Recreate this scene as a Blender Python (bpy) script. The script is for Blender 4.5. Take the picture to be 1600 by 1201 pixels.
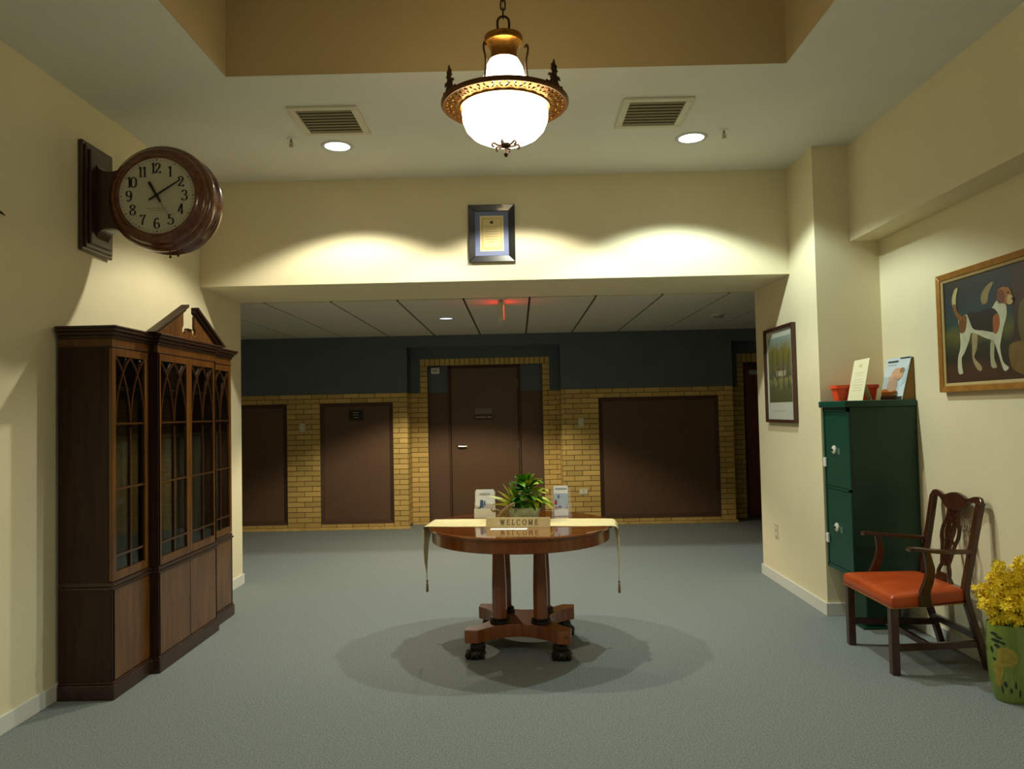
import bpy, bmesh, math, random
from mathutils import Vector
random.seed(7)
for o in list(bpy.data.objects): bpy.data.objects.remove(o)
S = bpy.context.scene
C = S.collection
PI = math.pi

# ------------------------------------------------------------------ camera, world, exposure, large lights
W, H, F = 1600, 1201, 1180.0
CH, PITCH, YAW, ROLL = 1.5032, 0.0369, -0.0067, -0.0211
fw = Vector((math.sin(YAW)*math.cos(PITCH), math.cos(YAW)*math.cos(PITCH), math.sin(PITCH)))
rt0 = Vector((math.cos(YAW), -math.sin(YAW), 0)); up0 = rt0.cross(fw)
rt = rt0*math.cos(ROLL) + up0*math.sin(ROLL); up = up0*math.cos(ROLL) - rt0*math.sin(ROLL)
cd = bpy.data.cameras.new('camera'); cam = bpy.data.objects.new('camera', cd); C.objects.link(cam)
cd.sensor_fit = 'HORIZONTAL'; cd.sensor_width = 36; cd.lens = 36*F/W; cd.clip_start = 0.05; cd.clip_end = 100
from mathutils import Matrix
cam.matrix_world = Matrix(((rt.x, up.x, -fw.x, 0), (rt.y, up.y, -fw.y, 0), (rt.z, up.z, -fw.z, CH), (0, 0, 0, 1)))
S.camera = cam
def at(u, w, ax, val):
    """point of the plane axis=val (0 x, 1 y, 2 z) seen at photo pixel (u, w)"""
    d = fw + rt*((u-W/2)/F) - up*((w-H/2)/F); o = Vector((0, 0, CH))
    return o + d*((val-o[ax])/d[ax])
wd = bpy.data.worlds.new('world'); S.world = wd; wd.use_nodes = True
wd.node_tree.nodes['Background'].inputs[0].default_value = (1.0, 0.87, 0.62, 1)
wd.node_tree.nodes['Background'].inputs[1].default_value = 0.16
S.view_settings.view_transform = 'Standard'; S.view_settings.look = 'None'
S.view_settings.exposure = 0.0; S.view_settings.gamma = 1.0; S.view_settings.use_curve_mapping = False
SPOT_L, SPOT_M, SPOT_R, SPOT_HALL, BOWL = 115.0, 105.0, 125.0, 225.0, 11.0
CUT = 2*math.radians(63.2)

# ------------------------------------------------------------------ helpers
def lin(c):
    return tuple((x/255/12.92 if x/255 <= .04045 else ((x/255+.055)/1.055)**2.4) for x in c)
MATS = {}
def mat(name, col, rough=.6, var=0., scale=12., bump=0., bscale=200., metal=0., coat=0., spec=.5, emit=0., rnd=0.,
        col2=None, stretch=(1, 1, 1), alpha=1., trans=0., croughness=.06, ior=1.5, bdist=.002, detail=4.):
    if name in MATS: return MATS[name]
    m = bpy.data.materials.new(name); MATS[name] = m; m.use_nodes = True
    nt = m.node_tree; N = nt.nodes; L = nt.links; b = N['Principled BSDF']
    c = lin(col) + (1,)
    b.inputs['Base Color'].default_value = c; b.inputs['Roughness'].default_value = rough
    b.inputs['Metallic'].default_value = metal; b.inputs['Specular IOR Level'].default_value = spec
    b.inputs['Coat Weight'].default_value = coat; b.inputs['Coat Roughness'].default_value = croughness
    b.inputs['Transmission Weight'].default_value = trans; b.inputs['Alpha'].default_value = alpha; b.inputs['IOR'].default_value = ior
    if emit:
        b.inputs['Emission Color'].default_value = c; b.inputs['Emission Strength'].default_value = emit
    tc = N.new('ShaderNodeTexCoord'); mp = N.new('ShaderNodeMapping'); mp.inputs['Scale'].default_value = stretch
    L.new(tc.outputs['Object'], mp.inputs['Vector'])
    last = None
    if var or col2:
        n = N.new('ShaderNodeTexNoise'); n.inputs['Scale'].default_value = scale; n.inputs['Detail'].default_value = detail
        L.new(mp.outputs['Vector'], n.inputs['Vector'])
        r = N.new('ShaderNodeValToRGB'); r.color_ramp.elements[0].position = .3; r.color_ramp.elements[1].position = .7
        c2 = lin(col2) + (1,) if col2 else tuple(min(1, x*(1+var)) for x in c[:3]) + (1,)
        c1 = c if col2 else tuple(x*(1-var) for x in c[:3]) + (1,)
        r.color_ramp.elements[0].color = c1; r.color_ramp.elements[1].color = c2
        L.new(n.outputs['Fac'], r.inputs['Fac']); last = r.outputs['Color']
    if rnd:
        oi = N.new('ShaderNodeObjectInfo'); mr = N.new('ShaderNodeMapRange')
        mr.inputs['To Min'].default_value = 1-rnd; mr.inputs['To Max'].default_value = 1+rnd
        L.new(oi.outputs['Random'], mr.inputs['Value'])
        hs = N.new('ShaderNodeHueSaturation'); L.new(mr.outputs['Result'], hs.inputs['Value'])
        if last is None: hs.inputs['Color'].default_value = c
        else: L.new(last, hs.inputs['Color'])
        last = hs.outputs['Color']
    if last is not None: L.new(last, b.inputs['Base Color'])
    if bump:
        n2 = N.new('ShaderNodeTexNoise'); n2.inputs['Scale'].default_value = bscale; n2.inputs['Detail'].default_value = 3
        L.new(tc.outputs['Object'], n2.inputs['Vector'])
        bp = N.new('ShaderNodeBump'); bp.inputs['Strength'].default_value = bump; bp.inputs['Distance'].default_value = bdist
        L.new(n2.outputs['Fac'], bp.inputs['Height']); L.new(bp.outputs['Normal'], b.inputs['Normal'])
    return m

OFF = {}
class MB:
    def __init__(s, T=None): s.v = []; s.f = []; s.T = T
    def add(s, pts, faces):
        k = len(s.v); s.v += [tuple(s.T(*p)) if s.T else tuple(p) for p in pts]
        s.f += [tuple(i+k for i in f) for f in faces]; return s
    def box(s, x0, x1, y0, y1, z0, z1):
        return s.add([(x, y, z) for z in (z0, z1) for y in (y0, y1) for x in (x0, x1)],
                     [(0, 2, 3, 1), (4, 5, 7, 6), (0, 1, 5, 4), (2, 6, 7, 3), (0, 4, 6, 2), (1, 3, 7, 5)])
    def prism(s, poly, axis, a, b):
        """extrude a 2-D outline along an axis: axis x -> (y,z), y -> (x,z), z -> (x,y)"""
        n = len(poly)
        def P(p, t):
            return {'x': (t, p[0], p[1]), 'y': (p[0], t, p[1]), 'z': (p[0], p[1], t)}[axis]
        return s.add([P(p, a) for p in poly] + [P(p, b) for p in poly],
                     [tuple(range(n)), tuple(range(2*n-1, n-1, -1))] + [(i, (i+1) % n, n+(i+1) % n, n+i) for i in range(n)])
    def loft(s, rings, cap=True, loop=True):
        n = len(rings[0]); pts = [p for r in rings for p in r]; fs = []
        for k in range(len(rings)-1):
            for i in range(n if loop else n-1):
                j = (i+1) % n; fs.append((k*n+i, k*n+j, (k+1)*n+j, (k+1)*n+i))
        if cap and loop: fs += [tuple(range(n)), tuple(range((len(rings)-1)*n, len(rings)*n))]
        return s.add(pts, fs)
    def lathe(s, prof, c=(0, 0, 0), n=32, ax='z', cap=False):
        rings = []
        for r, h in prof:
            ring = []
            for i in range(n):
                a = 2*PI*i/n; p, q = r*math.cos(a), r*math.sin(a)
                d = {'z': (p, q, h), 'y': (p, h, q), 'x': (h, p, q)}[ax]
                ring.append((c[0]+d[0], c[1]+d[1], c[2]+d[2]))
            rings.append(ring)
        return s.loft(rings, cap=cap)
    def tube(s, path, r, n=8, cap=True):
        path = [Vector(p) for p in path]; rings = []; ref = None
        for i, p in enumerate(path):
            t = (path[min(i+1, len(path)-1)] - path[max(i-1, 0)]).normalized()
            if ref is None: ref = Vector((0, 0, 1)) if abs(t.z) < .9 else Vector((1, 0, 0))
            a = (ref - t*ref.dot(t)).normalized(); ref = a; b = t.cross(a)
            rr = r[i] if isinstance(r, (list, tuple)) else r
            rings.append([tuple(p + a*(rr*math.cos(2*PI*k/n)) + b*(rr*math.sin(2*PI*k/n))) for k in range(n)])
        return s.loft(rings, cap=cap)
    def ribbon(s, pts, w, M, t0, t1):
        """flat stroke in a plane: pts (u,v), w width or function(direction), M(u,v,t)->xyz, thickness t0..t1"""
        n = len(pts); Lp = []; Rp = []
        for i, p in enumerate(pts):
            a = pts[max(i-1, 0)]; b = pts[min(i+1, n-1)]; dx, dy = b[0]-a[0], b[1]-a[1]; l = math.hypot(dx, dy) or 1
            ww = (w(dx/l, dy/l, i/(n-1)) if callable(w) else w)/2
            Lp.append((p[0]-dy/l*ww, p[1]+dx/l*ww)); Rp.append((p[0]+dy/l*ww, p[1]-dx/l*ww))
        rings = [[M(*Lp[i], t0), M(*Rp[i], t0), M(*Rp[i], t1), M(*Lp[i], t1)] for i in range(n)]
        return s.loft(rings)
    def build(s, name, m, parent=None, smooth=False, bevel=0., segs=2):
        me = bpy.data.meshes.new(name); off = Vector((0, 0, 0))
        if parent is not None: off = OFF[parent.name]
        me.from_pydata([tuple(Vector(p)-off) for p in s.v], [], s.f)
        bm = bmesh.new(); bm.from_mesh(me); bmesh.ops.recalc_face_normals(bm, faces=bm.faces); bm.to_mesh(me); bm.free()
        me.materials.append(m)
        if smooth:
            me.polygons.foreach_set('use_smooth', [True]*len(me.polygons)); me.set_sharp_from_angle(angle=.7)
        o = bpy.data.objects.new(name, me); C.objects.link(o)
        if parent is not None: o.parent = parent
        OFF[o.name] = off.copy()
        if bevel:
            md = o.modifiers.new('bevel', 'BEVEL'); md.width = bevel; md.segments = segs; md.limit_method = 'ANGLE'; md.angle_limit = .6
        return o
def bx(*a): return MB().box(*a)
def tag(o, label, cat, group=None):
    o['label'] = label; o['category'] = cat
    if group: o['group'] = group
    return o
def thing(name, loc, label, cat, group=None):
    o = bpy.data.objects.new(name, None); C.objects.link(o); o.location = loc; o.empty_display_size = .1
    OFF[o.name] = Vector(loc); return tag(o, label, cat, group)
def struct(o, label=None):
    o['kind'] = 'structure'
    if label: o['label'] = label
    return o
def sempty(name, loc):
    o = bpy.data.objects.new(name, None); C.objects.link(o); o.location = loc; OFF[o.name] = Vector(loc); o['kind'] = 'structure'; return o
def cr(pts, n=8, closed=False):
    """Catmull-Rom through 2-D or 3-D points"""
    P = [Vector(p) for p in pts]; out = []; m = len(P)
    for i in range(m if closed else m-1):
        g = lambda k: P[k % m] if closed else P[max(0, min(m-1, k))]
        a, b, c, d = g(i-1), g(i), g(i+1), g(i+2)
        for j in range(n):
            t = j/n
            out.append(tuple(.5*((2*b)+(c-a)*t+(2*a-5*b+4*c-d)*t*t+(3*b-a-3*c+d)*t**3)))
    if not closed: out.append(tuple(P[-1]))
    return out
def rect(x0, x1, z0, z1): return [(x0, z0), (x1, z0), (x1, z1), (x0, z1)]

# ------------------------------------------------------------------ key dimensions (metres)
XL, XR1, XR2, XB = -2.530, 2.194, 2.658, 2.453
YH, YJ, YP, YB, YA = 6.009, 6.903, 5.488, 10.021, 10.369
ZH, ZC, ZB, ZBC = 2.561, 3.405, 2.697, 2.549
YT, XTL, XTR, YT0, ZT = 4.134, -1.590, 1.533, 2.10, 4.25
YF = -2.2                                   # room left open behind the camera so dim warm world light enters
HX0, HX1 = -5.4, 5.0

# ------------------------------------------------------------------ materials
M_wall = mat('cream_wall_paint', (226, 215, 178), .75, bump=.12, bscale=260, var=.02, scale=3)
M_ceil = mat('ceiling_paint', (222, 222, 212), .85, bump=.1, bscale=200, var=.02, scale=3)
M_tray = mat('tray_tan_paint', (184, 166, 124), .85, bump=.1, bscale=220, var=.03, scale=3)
M_carpet = mat('grey_carpet', (98, 105, 104), .95, col2=(146, 153, 151), scale=135, bump=.15, bscale=380, spec=.1, bdist=.002, detail=3)
M_base = mat('white_baseboard', (214, 214, 202), .45)
M_brick = mat('tan_brick', (190, 156, 88), .85, col2=(214, 184, 114), scale=14, bump=.4, bscale=160, rnd=.16, spec=.2)
M_mortar = mat('brown_mortar', (112, 84, 44), .95, bump=.3, bscale=120, spec=.1)
M_blue = mat('slate_blue_paint', (96, 104, 108), .8, bump=.3, bscale=60, var=.06, scale=4, spec=.2)
M_brown = mat('brown_panel_paint', (100, 75, 56), .6, bump=.1, bscale=300, var=.05, scale=6, spec=.3)
M_brownf = mat('brown_panel_frame', (82, 60, 47), .65, spec=.15)
M_tile = mat('ceiling_tile', (208, 202, 186), .95, bump=.5, bscale=500, var=.05, scale=30, spec=.1)
M_grid = mat('ceiling_grid', (74, 64, 48), .8)
M_white = mat('white_plastic', (226, 224, 212), .4)
M_steel = mat('brushed_steel', (200, 198, 190), .3, metal=1)
M_dwood = mat('dark_mahogany', (34, 16, 6), .45, col2=(58, 29, 11), scale=5, stretch=(9, 9, .8), coat=.08, croughness=.3, spec=.3)
M_dwood_h = mat('dark_mahogany_rail', (36, 18, 7), .38, col2=(64, 35, 13), scale=5, stretch=(9, .8, 9), coat=.25, croughness=.25)
M_fwood = mat('figured_mahogany', (76, 43, 11), .34, col2=(112, 69, 20), scale=4, stretch=(7, 7, .9), coat=.3, croughness=.2)
M_black = mat('black_lacquer', (14, 14, 14), .35)
M_glow = mat('lamp_glass', (255, 242, 208), .3, emit=BOWL)
M_lens = mat('downlight_lens', (255, 252, 245), .3, emit=9)

# ------------------------------------------------------------------ floor, walls, ceilings
struct(bx(HX0, HX1, YF, 10.6, -.12, 0).build('floor', M_carpet), 'grey carpet running through room and hallway')
struct(bx(XL-.16, XL, YF, YJ, 0, ZC).build('wall_left', M_wall), 'cream painted left wall behind the bookcase')
struct(bx(HX0, XL-.16, YJ-.15, YJ, 0, ZBC+.3).build('wall_hall_left', M_wall))
struct(bx(XL, XR1, YH, YJ, ZH, ZC).build('wall_header', M_wall), 'cream header wall above the wide opening')
struct(bx(XR1, XR2+.16, YP, YJ, 0, ZC).build('wall_pier', M_wall), 'cream wall projection beside the green locker')
struct(bx(XR2, XR2+.16, YF, YP, 0, ZC).build('wall_right', M_wall), 'cream painted right wall behind the chair')
struct(bx(XR2+.16, HX1, YJ-.15, YJ, 0, ZBC+.3).build('wall_hall_right', M_wall))
struct(bx(HX0-.1, HX0, YJ-.15, 10.6, 0, ZBC+.3).build('wall_hall_end_left', M_wall))
struct(bx(HX1, HX1+.1, YJ-.15, 10.6, 0, ZBC+.3).build('wall_hall_end_right', M_wall))
struct(bx(XB, XR2, YF, YP, ZB, ZC).build('wall_right_beam', M_wall), 'boxed cream beam along the top of the right wall')
ce = sempty('ceiling', (0, 0, ZC))
b = MB()
b.box(XL-.16, XTL, YF, YJ, ZC, ZC+.12); b.box(XTR, XR2+.16, YF, YJ, ZC, ZC+.12)
b.box(XTL, XTR, YT, YJ, ZC, ZC+.12); b.box(XTL, XTR, YF, YT0, ZC, ZC+.12)
b.build('ceiling_panel', M_ceil, ce)
b = MB(); t = .05
b.box(XTL-t, XTL, YT0-t, YT+t, ZC+.12, ZT); b.box(XTR, XTR+t, YT0-t, YT+t, ZC+.12, ZT)
b.box(XTL, XTR, YT, YT+t, ZC+.12, ZT); b.box(XTL, XTR, YT0-t, YT0, ZC+.12, ZT)
# the lining covers the edge of the ceiling slab too
b.box(XTL, XTL+.004, YT0, YT, ZC+.001, ZT); b.box(XTR-.004, XTR, YT0, YT, ZC+.001, ZT)
b.box(XTL, XTR, YT-.004, YT, ZC+.001, ZT); b.box(XTL, XTR, YT0, YT0+.004, ZC+.001, ZT)
b.build('tray_side', M_tray, ce)
bx(XTL-t, XTR+t, YT0-t, YT+t, ZT, ZT+.08).build('tray_top', M_tray, ce)

# baseboards
BH, BT = .092, .014
def bboard(name, x0, x1, y0, y1): struct(bx(x0, x1, y0, y1, 0, BH).build(name, M_base, bevel=.004))
bboard('baseboard_left', XL, XL+BT, YF, YJ+BT)
bboard('baseboard_pier_side', XR1-BT, XR1, YP-BT, YJ+BT)
bboard('baseboard_pier_front', XR1, XR2-BT, YP-BT, YP)
bboard('baseboard_right', XR2-BT, XR2, YF, YP)

# hallway ceiling: lay-in tiles, each a piece of its own
hc = sempty('ceiling_hall', (0, 8.4, ZBC))
bx(HX0, HX1, YJ, 10.6, ZBC+.012, ZBC+.1).build('ceiling_grid', M_grid, hc)
A1 = -2.915; seams = [YJ, 7.21, 8.43, 9.65, 10.02]
tile_mesh = {}
for i in range(-4, 13):
    x0, x1 = A1+.6096*(i)+.011, A1+.6096*(i+1)-.011
    x0, x1 = max(x0, HX0), min(x1, HX1)
    if x1-x0 < .05: continue
    for a, c in zip(seams[:-1], seams[1:]):
        bx(x0, x1, a+.002, c-.002, ZBC, ZBC+.014).build('ceiling_tile', M_tile, hc)

# ------------------------------------------------------------------ hallway back wall with brick
BR = MB().box(-.5, .5, 0, .045, -.5, .5)
brick_me = None
def brick(parent, xc, zc, w, h, y):
    global brick_me
    if brick_me is None:
        o = BR.build('brick', M_brick); brick_me = o.data
        bm = bmesh.new(); bm.from_mesh(brick_me)
        bm.to_mesh(brick_me); bm.free()
    else:
        o = bpy.data.objects.new('brick', brick_me); C.objects.link(o)
    o.parent = parent; o.scale = (w, 1, h)
    o.location = Vector((xc, y + random.uniform(-.0015, .0015), zc)) - OFF[parent.name]
    OFF[o.name] = OFF[parent.name]
CO = .0677
def field(parent, x0, x1, z0, z1, y, ph=0.):
    n = max(1, round((z1-z0)/CO)); ch = (z1-z0)/n
    for r in range(n):
        zc = z0+(r+.5)*ch; rr = round((zc)/CO)
        x = math.floor((x0-.2)/.2105)*.2105 + (.105 if rr % 2 else 0) + ph
        cells = []
        while x < x1:
            a, c = max(x, x0), min(x+.2105, x1)
            if c-a > .001:
                if (c-a) < .04 and cells: cells[-1][1] = c
                elif (c-a) < .04: x += .2105; cells.append([a, min(x+.2105, x1)]); 
                else: cells.append([a, c])
            x += .2105
        for a, c in cells: brick(parent, (a+c)/2, zc, c-a-.008, ch-.008, y)
    bx(x0, x1, y+.008, y+.06, z0, z1).build('mortar', M_mortar, parent)
ZP = 1.796
AX0, AX1, RX0 = -1.462, .578, 2.850
# left stretch
wl = sempty('wall_back_left', (-3.2, YB, 0))
bx(HX0, AX0, YB+.05, 10.6, 0, ZBC).build('backing', M_blue, wl)
bx(HX0, AX0, YB, YB+.06, ZP, ZBC).build('painted_band', M_blue, wl)
PL = [(-4.03, -3.07), (-2.625, -1.660)]; PR = (1.075, 2.655); PZ0, PZ1 = .079, 1.672
field(wl, -4.4, AX0, PZ1, ZP, YB)
field(wl, -4.4, -4.03, .034, PZ1, YB); field(wl, -3.07, -2.625, .034, PZ1, YB); field(wl, -1.660, AX0, .034, PZ1, YB)
for a, c in PL: field(wl, a, c, .034, PZ0, YB)
bx(HX0, AX0+.02, YB-.022, YB+.02, 0, .032).build('base_course', M_brick, wl, bevel=.003)
# middle alcove
wm = sempty('wall_back_alcove', (-.44, YA, 0))
bx(AX0, AX1, YB, YB+.06, 2.402, ZBC).build('painted_lintel', M_blue, wm)
bx(AX0, AX1, YB+.06, 10.6, 2.402, ZBC).build('soffit', M_blue, wm)
bx(AX0-.01, AX0, YB+.005, YA+.05, ZP, 2.402).build('painted_reveal', M_blue, wm)
bx(AX1, AX1+.01, YB+.005, YA+.05, ZP, 2.402).build('painted_reveal', M_blue, wm)
DX0, DX1, DZ = -1.230, .345, 2.166
SX0, SX1, SZ = -1.335, .450, 2.262
bx(AX0, SX0, YA, YA+.06, ZP, 2.402).build('painted_side', M_blue, wm)
bx(SX1, AX1, YA, YA+.06, ZP, 2.402).build('painted_side', M_blue, wm)
bx(SX0, SX1, YA, YA+.06, SZ, 2.402).build('painted_top', M_blue, wm)
bx(AX0, DX0, YA+.05, 10.6, 0, 2.402).build('backing', M_blue, wm); bx(DX1, AX1, YA+.05, 10.6, 0, 2.402).build('backing', M_blue, wm)
bx(DX0, DX1, YA+.05, 10.6, DZ, 2.402).build('backing', M_blue, wm)
field(wm, AX0, DX0, .034, ZP, YA); field(wm, DX1, AX1, .034, ZP, YA)
field(wm, SX0, DX0, ZP, DZ, YA); field(wm, DX1, SX1, ZP, DZ, YA)
n = 26
for i in range(n):
    w = (SX1-SX0)/n; brick(wm, SX0+(i+.5)*w, (DZ+SZ)/2, w-.010, SZ-DZ-.006, YA)
bx(SX0, SX1, YA+.008, YA+.06, DZ, SZ).build('mortar', M_mortar, wm)
for s, xx in ((-1, AX0), (1, AX1)):       # brick reveals of the alcove
    for r in range(26):
        z = .034+(r+.5)*CO
        b = MB(); b.box(xx-(.004 if s > 0 else .03), xx+(.03 if s > 0 else .004), YB+.012, YA, z-CO/2+.0045, z+CO/2-.0045)
        b.build('brick', M_brick, wm)
bx(AX0, DX0, YA-.022, YA+.01, 0, .032).build('base_course', M_brick, wm, bevel=.003)
bx(DX1, AX1, YA-.022, YA+.01, 0, .032).build('base_course', M_brick, wm, bevel=.003)
# right stretch and the second alcove
wr = sempty('wall_back_right', (2.0, YB, 0))
bx(AX1, RX0, YB+.05, 10.6, 0, ZBC).build('backing', M_blue, wr)
bx(AX1, RX0, YB, YB+.06, ZP, ZBC).build('painted_band', M_blue, wr)
field(wr, AX1, RX0, PZ1, ZP, YB)
field(wr, AX1, PR[0], .034, PZ1, YB); field(wr, PR[1], RX0, .034, PZ1, YB); field(wr, PR[0], PR[1], .034, PZ0, YB)
bx(AX1-.02, RX0+.02, YB-.022, YB+.02, 0, .032).build('base_course', M_brick, wr, bevel=.003)
we = sempty('wall_back_end', (3.9, YA, 0))
bx(RX0, HX1, YB, 10.6, 2.392, ZBC).build('painted_lintel', M_blue, we)
EX0, EX1, EZ = 3.105, 4.03, 2.120
bx(RX0, 3.015, YA, YA+.06, ZP, 2.392).build('painted_side', M_blue, we); bx(4.12, HX1, YA, YA+.06, ZP, 2.392).build('painted_side', M_blue, we)
bx(3.015, 4.12, YA, YA+.06, 2.247, 2.392).build('painted_top', M_blue, we)
bx(RX0, EX0, YA+.05, 10.6, 0, 2.392).build('backing', M_blue, we); bx(EX1, HX1, YA+.05, 10.6, 0, 2.392).build('backing', M_blue, we)
bx(EX0, EX1, YA+.05, 10.6, EZ, 2.392).build('backing', M_blue, we)
field(we, RX0, EX0, .0, ZP, YA); field(we, 3.015, EX0, ZP, EZ, YA); field(we, EX1, HX1, 0, ZP, YA); field(we, EX1, 4.12, ZP, EZ, YA)
for i in range(16):
    w = (4.12-3.015)/16; brick(we, 3.015+(i+.5)*w, (EZ+2.247)/2, w-.01, .118, YA)
bx(3.015, 4.12, YA+.008, YA+.06, EZ, 2.247).build('mortar', M_mortar, we)
bx(RX0-.008, RX0+.004, YB+.004, YA, 0, 2.392).build('painted_reveal', M_brick, we)

# door in the alcove
d1 = sempty('door_1', (-.45, YA+.1, 0)); d1['label'] = 'plain brown hallway door with steel lever and small signs'
yd = YA+.10
M_door = mat('brown_door_paint', (98, 72, 50), .4, bump=.05, bscale=300, var=.04, scale=5, spec=.4)
for a, c in ((DX0, -.955), (.040, DX1)):
    bx(a, c, yd, yd+.04, 0, ZP).build('side_panel', M_brown, d1)
    bx(a, c, yd, yd+.04, ZP, DZ).build('transom_panel', M_blue, d1)
b = MB(); b.box(-.957, -.925, yd-.02, yd+.06, 0, DZ); b.box(.008, .040, yd-.02, yd+.06, 0, DZ); b.box(-.957, .040, yd-.02, yd+.06, 2.135, DZ)
b.build('door_frame', M_brownf, d1, bevel=.004)
dp = bx(-.922, .005, yd+.005, yd+.05, .008, 2.132).build('door_panel', M_door, d1, bevel=.003)
hp = at(717, 697, 1, yd)
b = MB(); b.lathe([(0, -.004), (.031, -.004), (.031, -.012), (.02, -.03), (.014, -.045), (0, -.045)], (hp.x, yd+.008, hp.z), 20, 'y')
b.tube([(hp.x, yd-.036, hp.z), (hp.x+.05, yd-.04, hp.z-.004), (hp.x+.115, yd-.034, hp.z-.002)], [.013, .011, .008], 8)
hd = b.build('lever_handle', M_steel, dp, smooth=True)
for z in (.25, 1.06, 1.90):
    b = MB(); b.tube([(.006, yd-.006, z-.05), (.006, yd-.006, z+.05)], .007, 8); b.build('hinge', M_steel, d1, smooth=True)
M_plate = mat('sign_plate', (120, 108, 92), .4, var=.15, scale=60)
M_txt = mat('faint_sign_print', (150, 138, 122), .6)
bx(-.593, -.353, yd-.003, yd+.006, 1.495, 1.566).build('sign_plate', M_plate, dp)
b = MB()
for a, c in ((-.586, -.44), (-.425, -.364)): b.box(a, c, yd-.001, yd+.006, 1.436, 1.456)
b.build('sign_lettering', M_txt, dp)
bx(-.6, -.35, yd+.001, yd+.0055, 1.41, 1.475).build('sign_strip', M_brownf, dp)
bx(DX0, DX1, yd-.03, yd+.06, -.001, .004).build('threshold', M_brownf, d1)
bx(DX0, DX1, yd+.065, 10.62, 0, DZ).build('light_leak_block', M_brownf, d1)  # unseen block added to keep world light out of the door gaps
# second door at the far right
d2 = sempty('door_2', (3.56, YA+.1, 0)); d2['label'] = 'reddish wooden door at the far right of hallway'
M_rdoor = mat('red_brown_door', (104, 54, 32), .4, col2=(124, 68, 42), scale=4, stretch=(8, 8, .7))
b = MB(); b.box(EX0, EX0+.04, yd-.05, yd+.05, 0, EZ); b.box(EX1-.04, EX1, yd-.05, yd+.05, 0, EZ); b.box(EX0, EX1, yd-.05, yd+.05, EZ-.05, EZ)
b.build('door_frame', M_brownf, d2, bevel=.004)
dp2 = bx(EX0+.042, EX1-.042, yd, yd+.045, .008, EZ-.052).build('door_panel', M_rdoor, d2)
bx(EX0, EX1, yd+.055, 10.62, 0, EZ).build('light_leak_block', M_brownf, d2)  # unseen block added here too, stopping world light around this door
b = bx(3.20, 3.52, yd-.055, yd, 1.955, 2.02); b.build('door_closer', mat('closer_silver', (176, 182, 186), .35, metal=.3), dp2, bevel=.006)
b = MB(); b.lathe([(0, -.06), (.02, -.058), (.026, -.045), (.02, -.03), (.01, -.02), (.01, 0)], (EX1-.11, yd, 1.0), 16, 'y'); b.build('door_knob', M_steel, dp2, smooth=True)

# brown infill panels in the brick
def panel(x0, x1, label):
    t = thing('wall_panel', ((x0+x1)/2, YB, PZ0), label, 'panel')
    bx(x0+.03, x1-.03, YB+.022, YB+.045, PZ0+.03, PZ1-.03).build('panel_board', M_brown, t)
    w = .05
    def fr(p, q):
        b = MB(); b.loft([p, q]); return b
    # mitred, sloping frame: outer edge proud of the board
    o = [(x0, PZ0), (x1, PZ0), (x1, PZ1), (x0, PZ1)]; i = [(x0+w, PZ0+w), (x1-w, PZ0+w), (x1-w, PZ1-w), (x0+w, PZ1-w)]
    for k in range(4):
        j = (k+1) % 4; b = MB()
        A, Bq, Ci, Di = o[k], o[j], i[j], i[k]
        b.add([(A[0], YB+.002, A[1]), (Bq[0], YB+.002, Bq[1]), (Ci[0], YB+.020, Ci[1]), (Di[0], YB+.020, Di[1]),
               (A[0], YB+.05, A[1]), (Bq[0], YB+.05, Bq[1]), (Ci[0], YB+.05, Ci[1]), (Di[0], YB+.05, Di[1])],
              [(0, 1, 2, 3), (4, 7, 6, 5), (0, 4, 5, 1), (1, 5, 6, 2), (2, 6, 7, 3), (3, 7, 4, 0)])
        b.build('frame_rail' if k in (0, 2) else 'frame_stile', M_brownf, t)
    return t
panel(*PL[0], 'brown infill panel in brick wall, partly behind the bookcase end of the opening')
panel(*PL[1], 'brown infill panel in brick wall with a small black sign on it')
panel(*PR, 'wide brown infill panel in brick wall beside the far red-brown door')
t = thing('wall_sign', (-2.148, YB+.02, 1.505), 'small black sign with three lines of pale lettering on brown panel', 'sign')
bx(-2.243, -2.055, YB+.010, YB+.022, 1.437, 1.573).build('sign_board', M_black, t, bevel=.002)
b = MB()
for a, c, z in ((-2.195, -2.115, 1.545), (-2.185, -2.155, 1.512), (-2.148, -2.120, 1.513), (-2.180, -2.120, 1.478)):
    b.box(a, c, YB+.008, YB+.011, z-.005, z+.005)
b.build('sign_lettering', M_txt, t)

def wall_plate(name, x0, x1, z0, z1, y, label, cat, toggle):
    t = thing(name, ((x0+x1)/2, y, (z0+z1)/2), label, cat)
    bx(x0, x1, y-.009, y+.004, z0, z1).build('cover_plate', mat('ivory_plate', (206, 198, 168), .45), t, bevel=.003)
    xm, zm = (x0+x1)/2, (z0+z1)/2
    if toggle: bx(xm-.006, xm+.006, y-.02, y-.008, zm-.012, zm+.014).build('switch_toggle', M_white, t, bevel=.002)
    else:
        for k in (-1, 1):
            bx(xm+k*(x1-x0)*.25-.014, xm+k*(x1-x0)*.25+.014, y-.011, y-.008, zm-.018, zm+.018).build('socket', M_white, t, bevel=.004)
wall_plate('light_switch', -2.900, -2.825, 1.300, 1.415, YB, 'ivory light switch on brick between two brown panels', 'switch', True)
wall_plate('light_switch', .797, .872, 1.292, 1.407, YB, 'ivory light switch on brick between the alcove and wide panel', 'switch', True)
wall_plate('wall_outlet', .792, .908, .400, .482, YB, 'ivory double outlet low on brick behind the round table', 'outlet', False)
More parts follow.
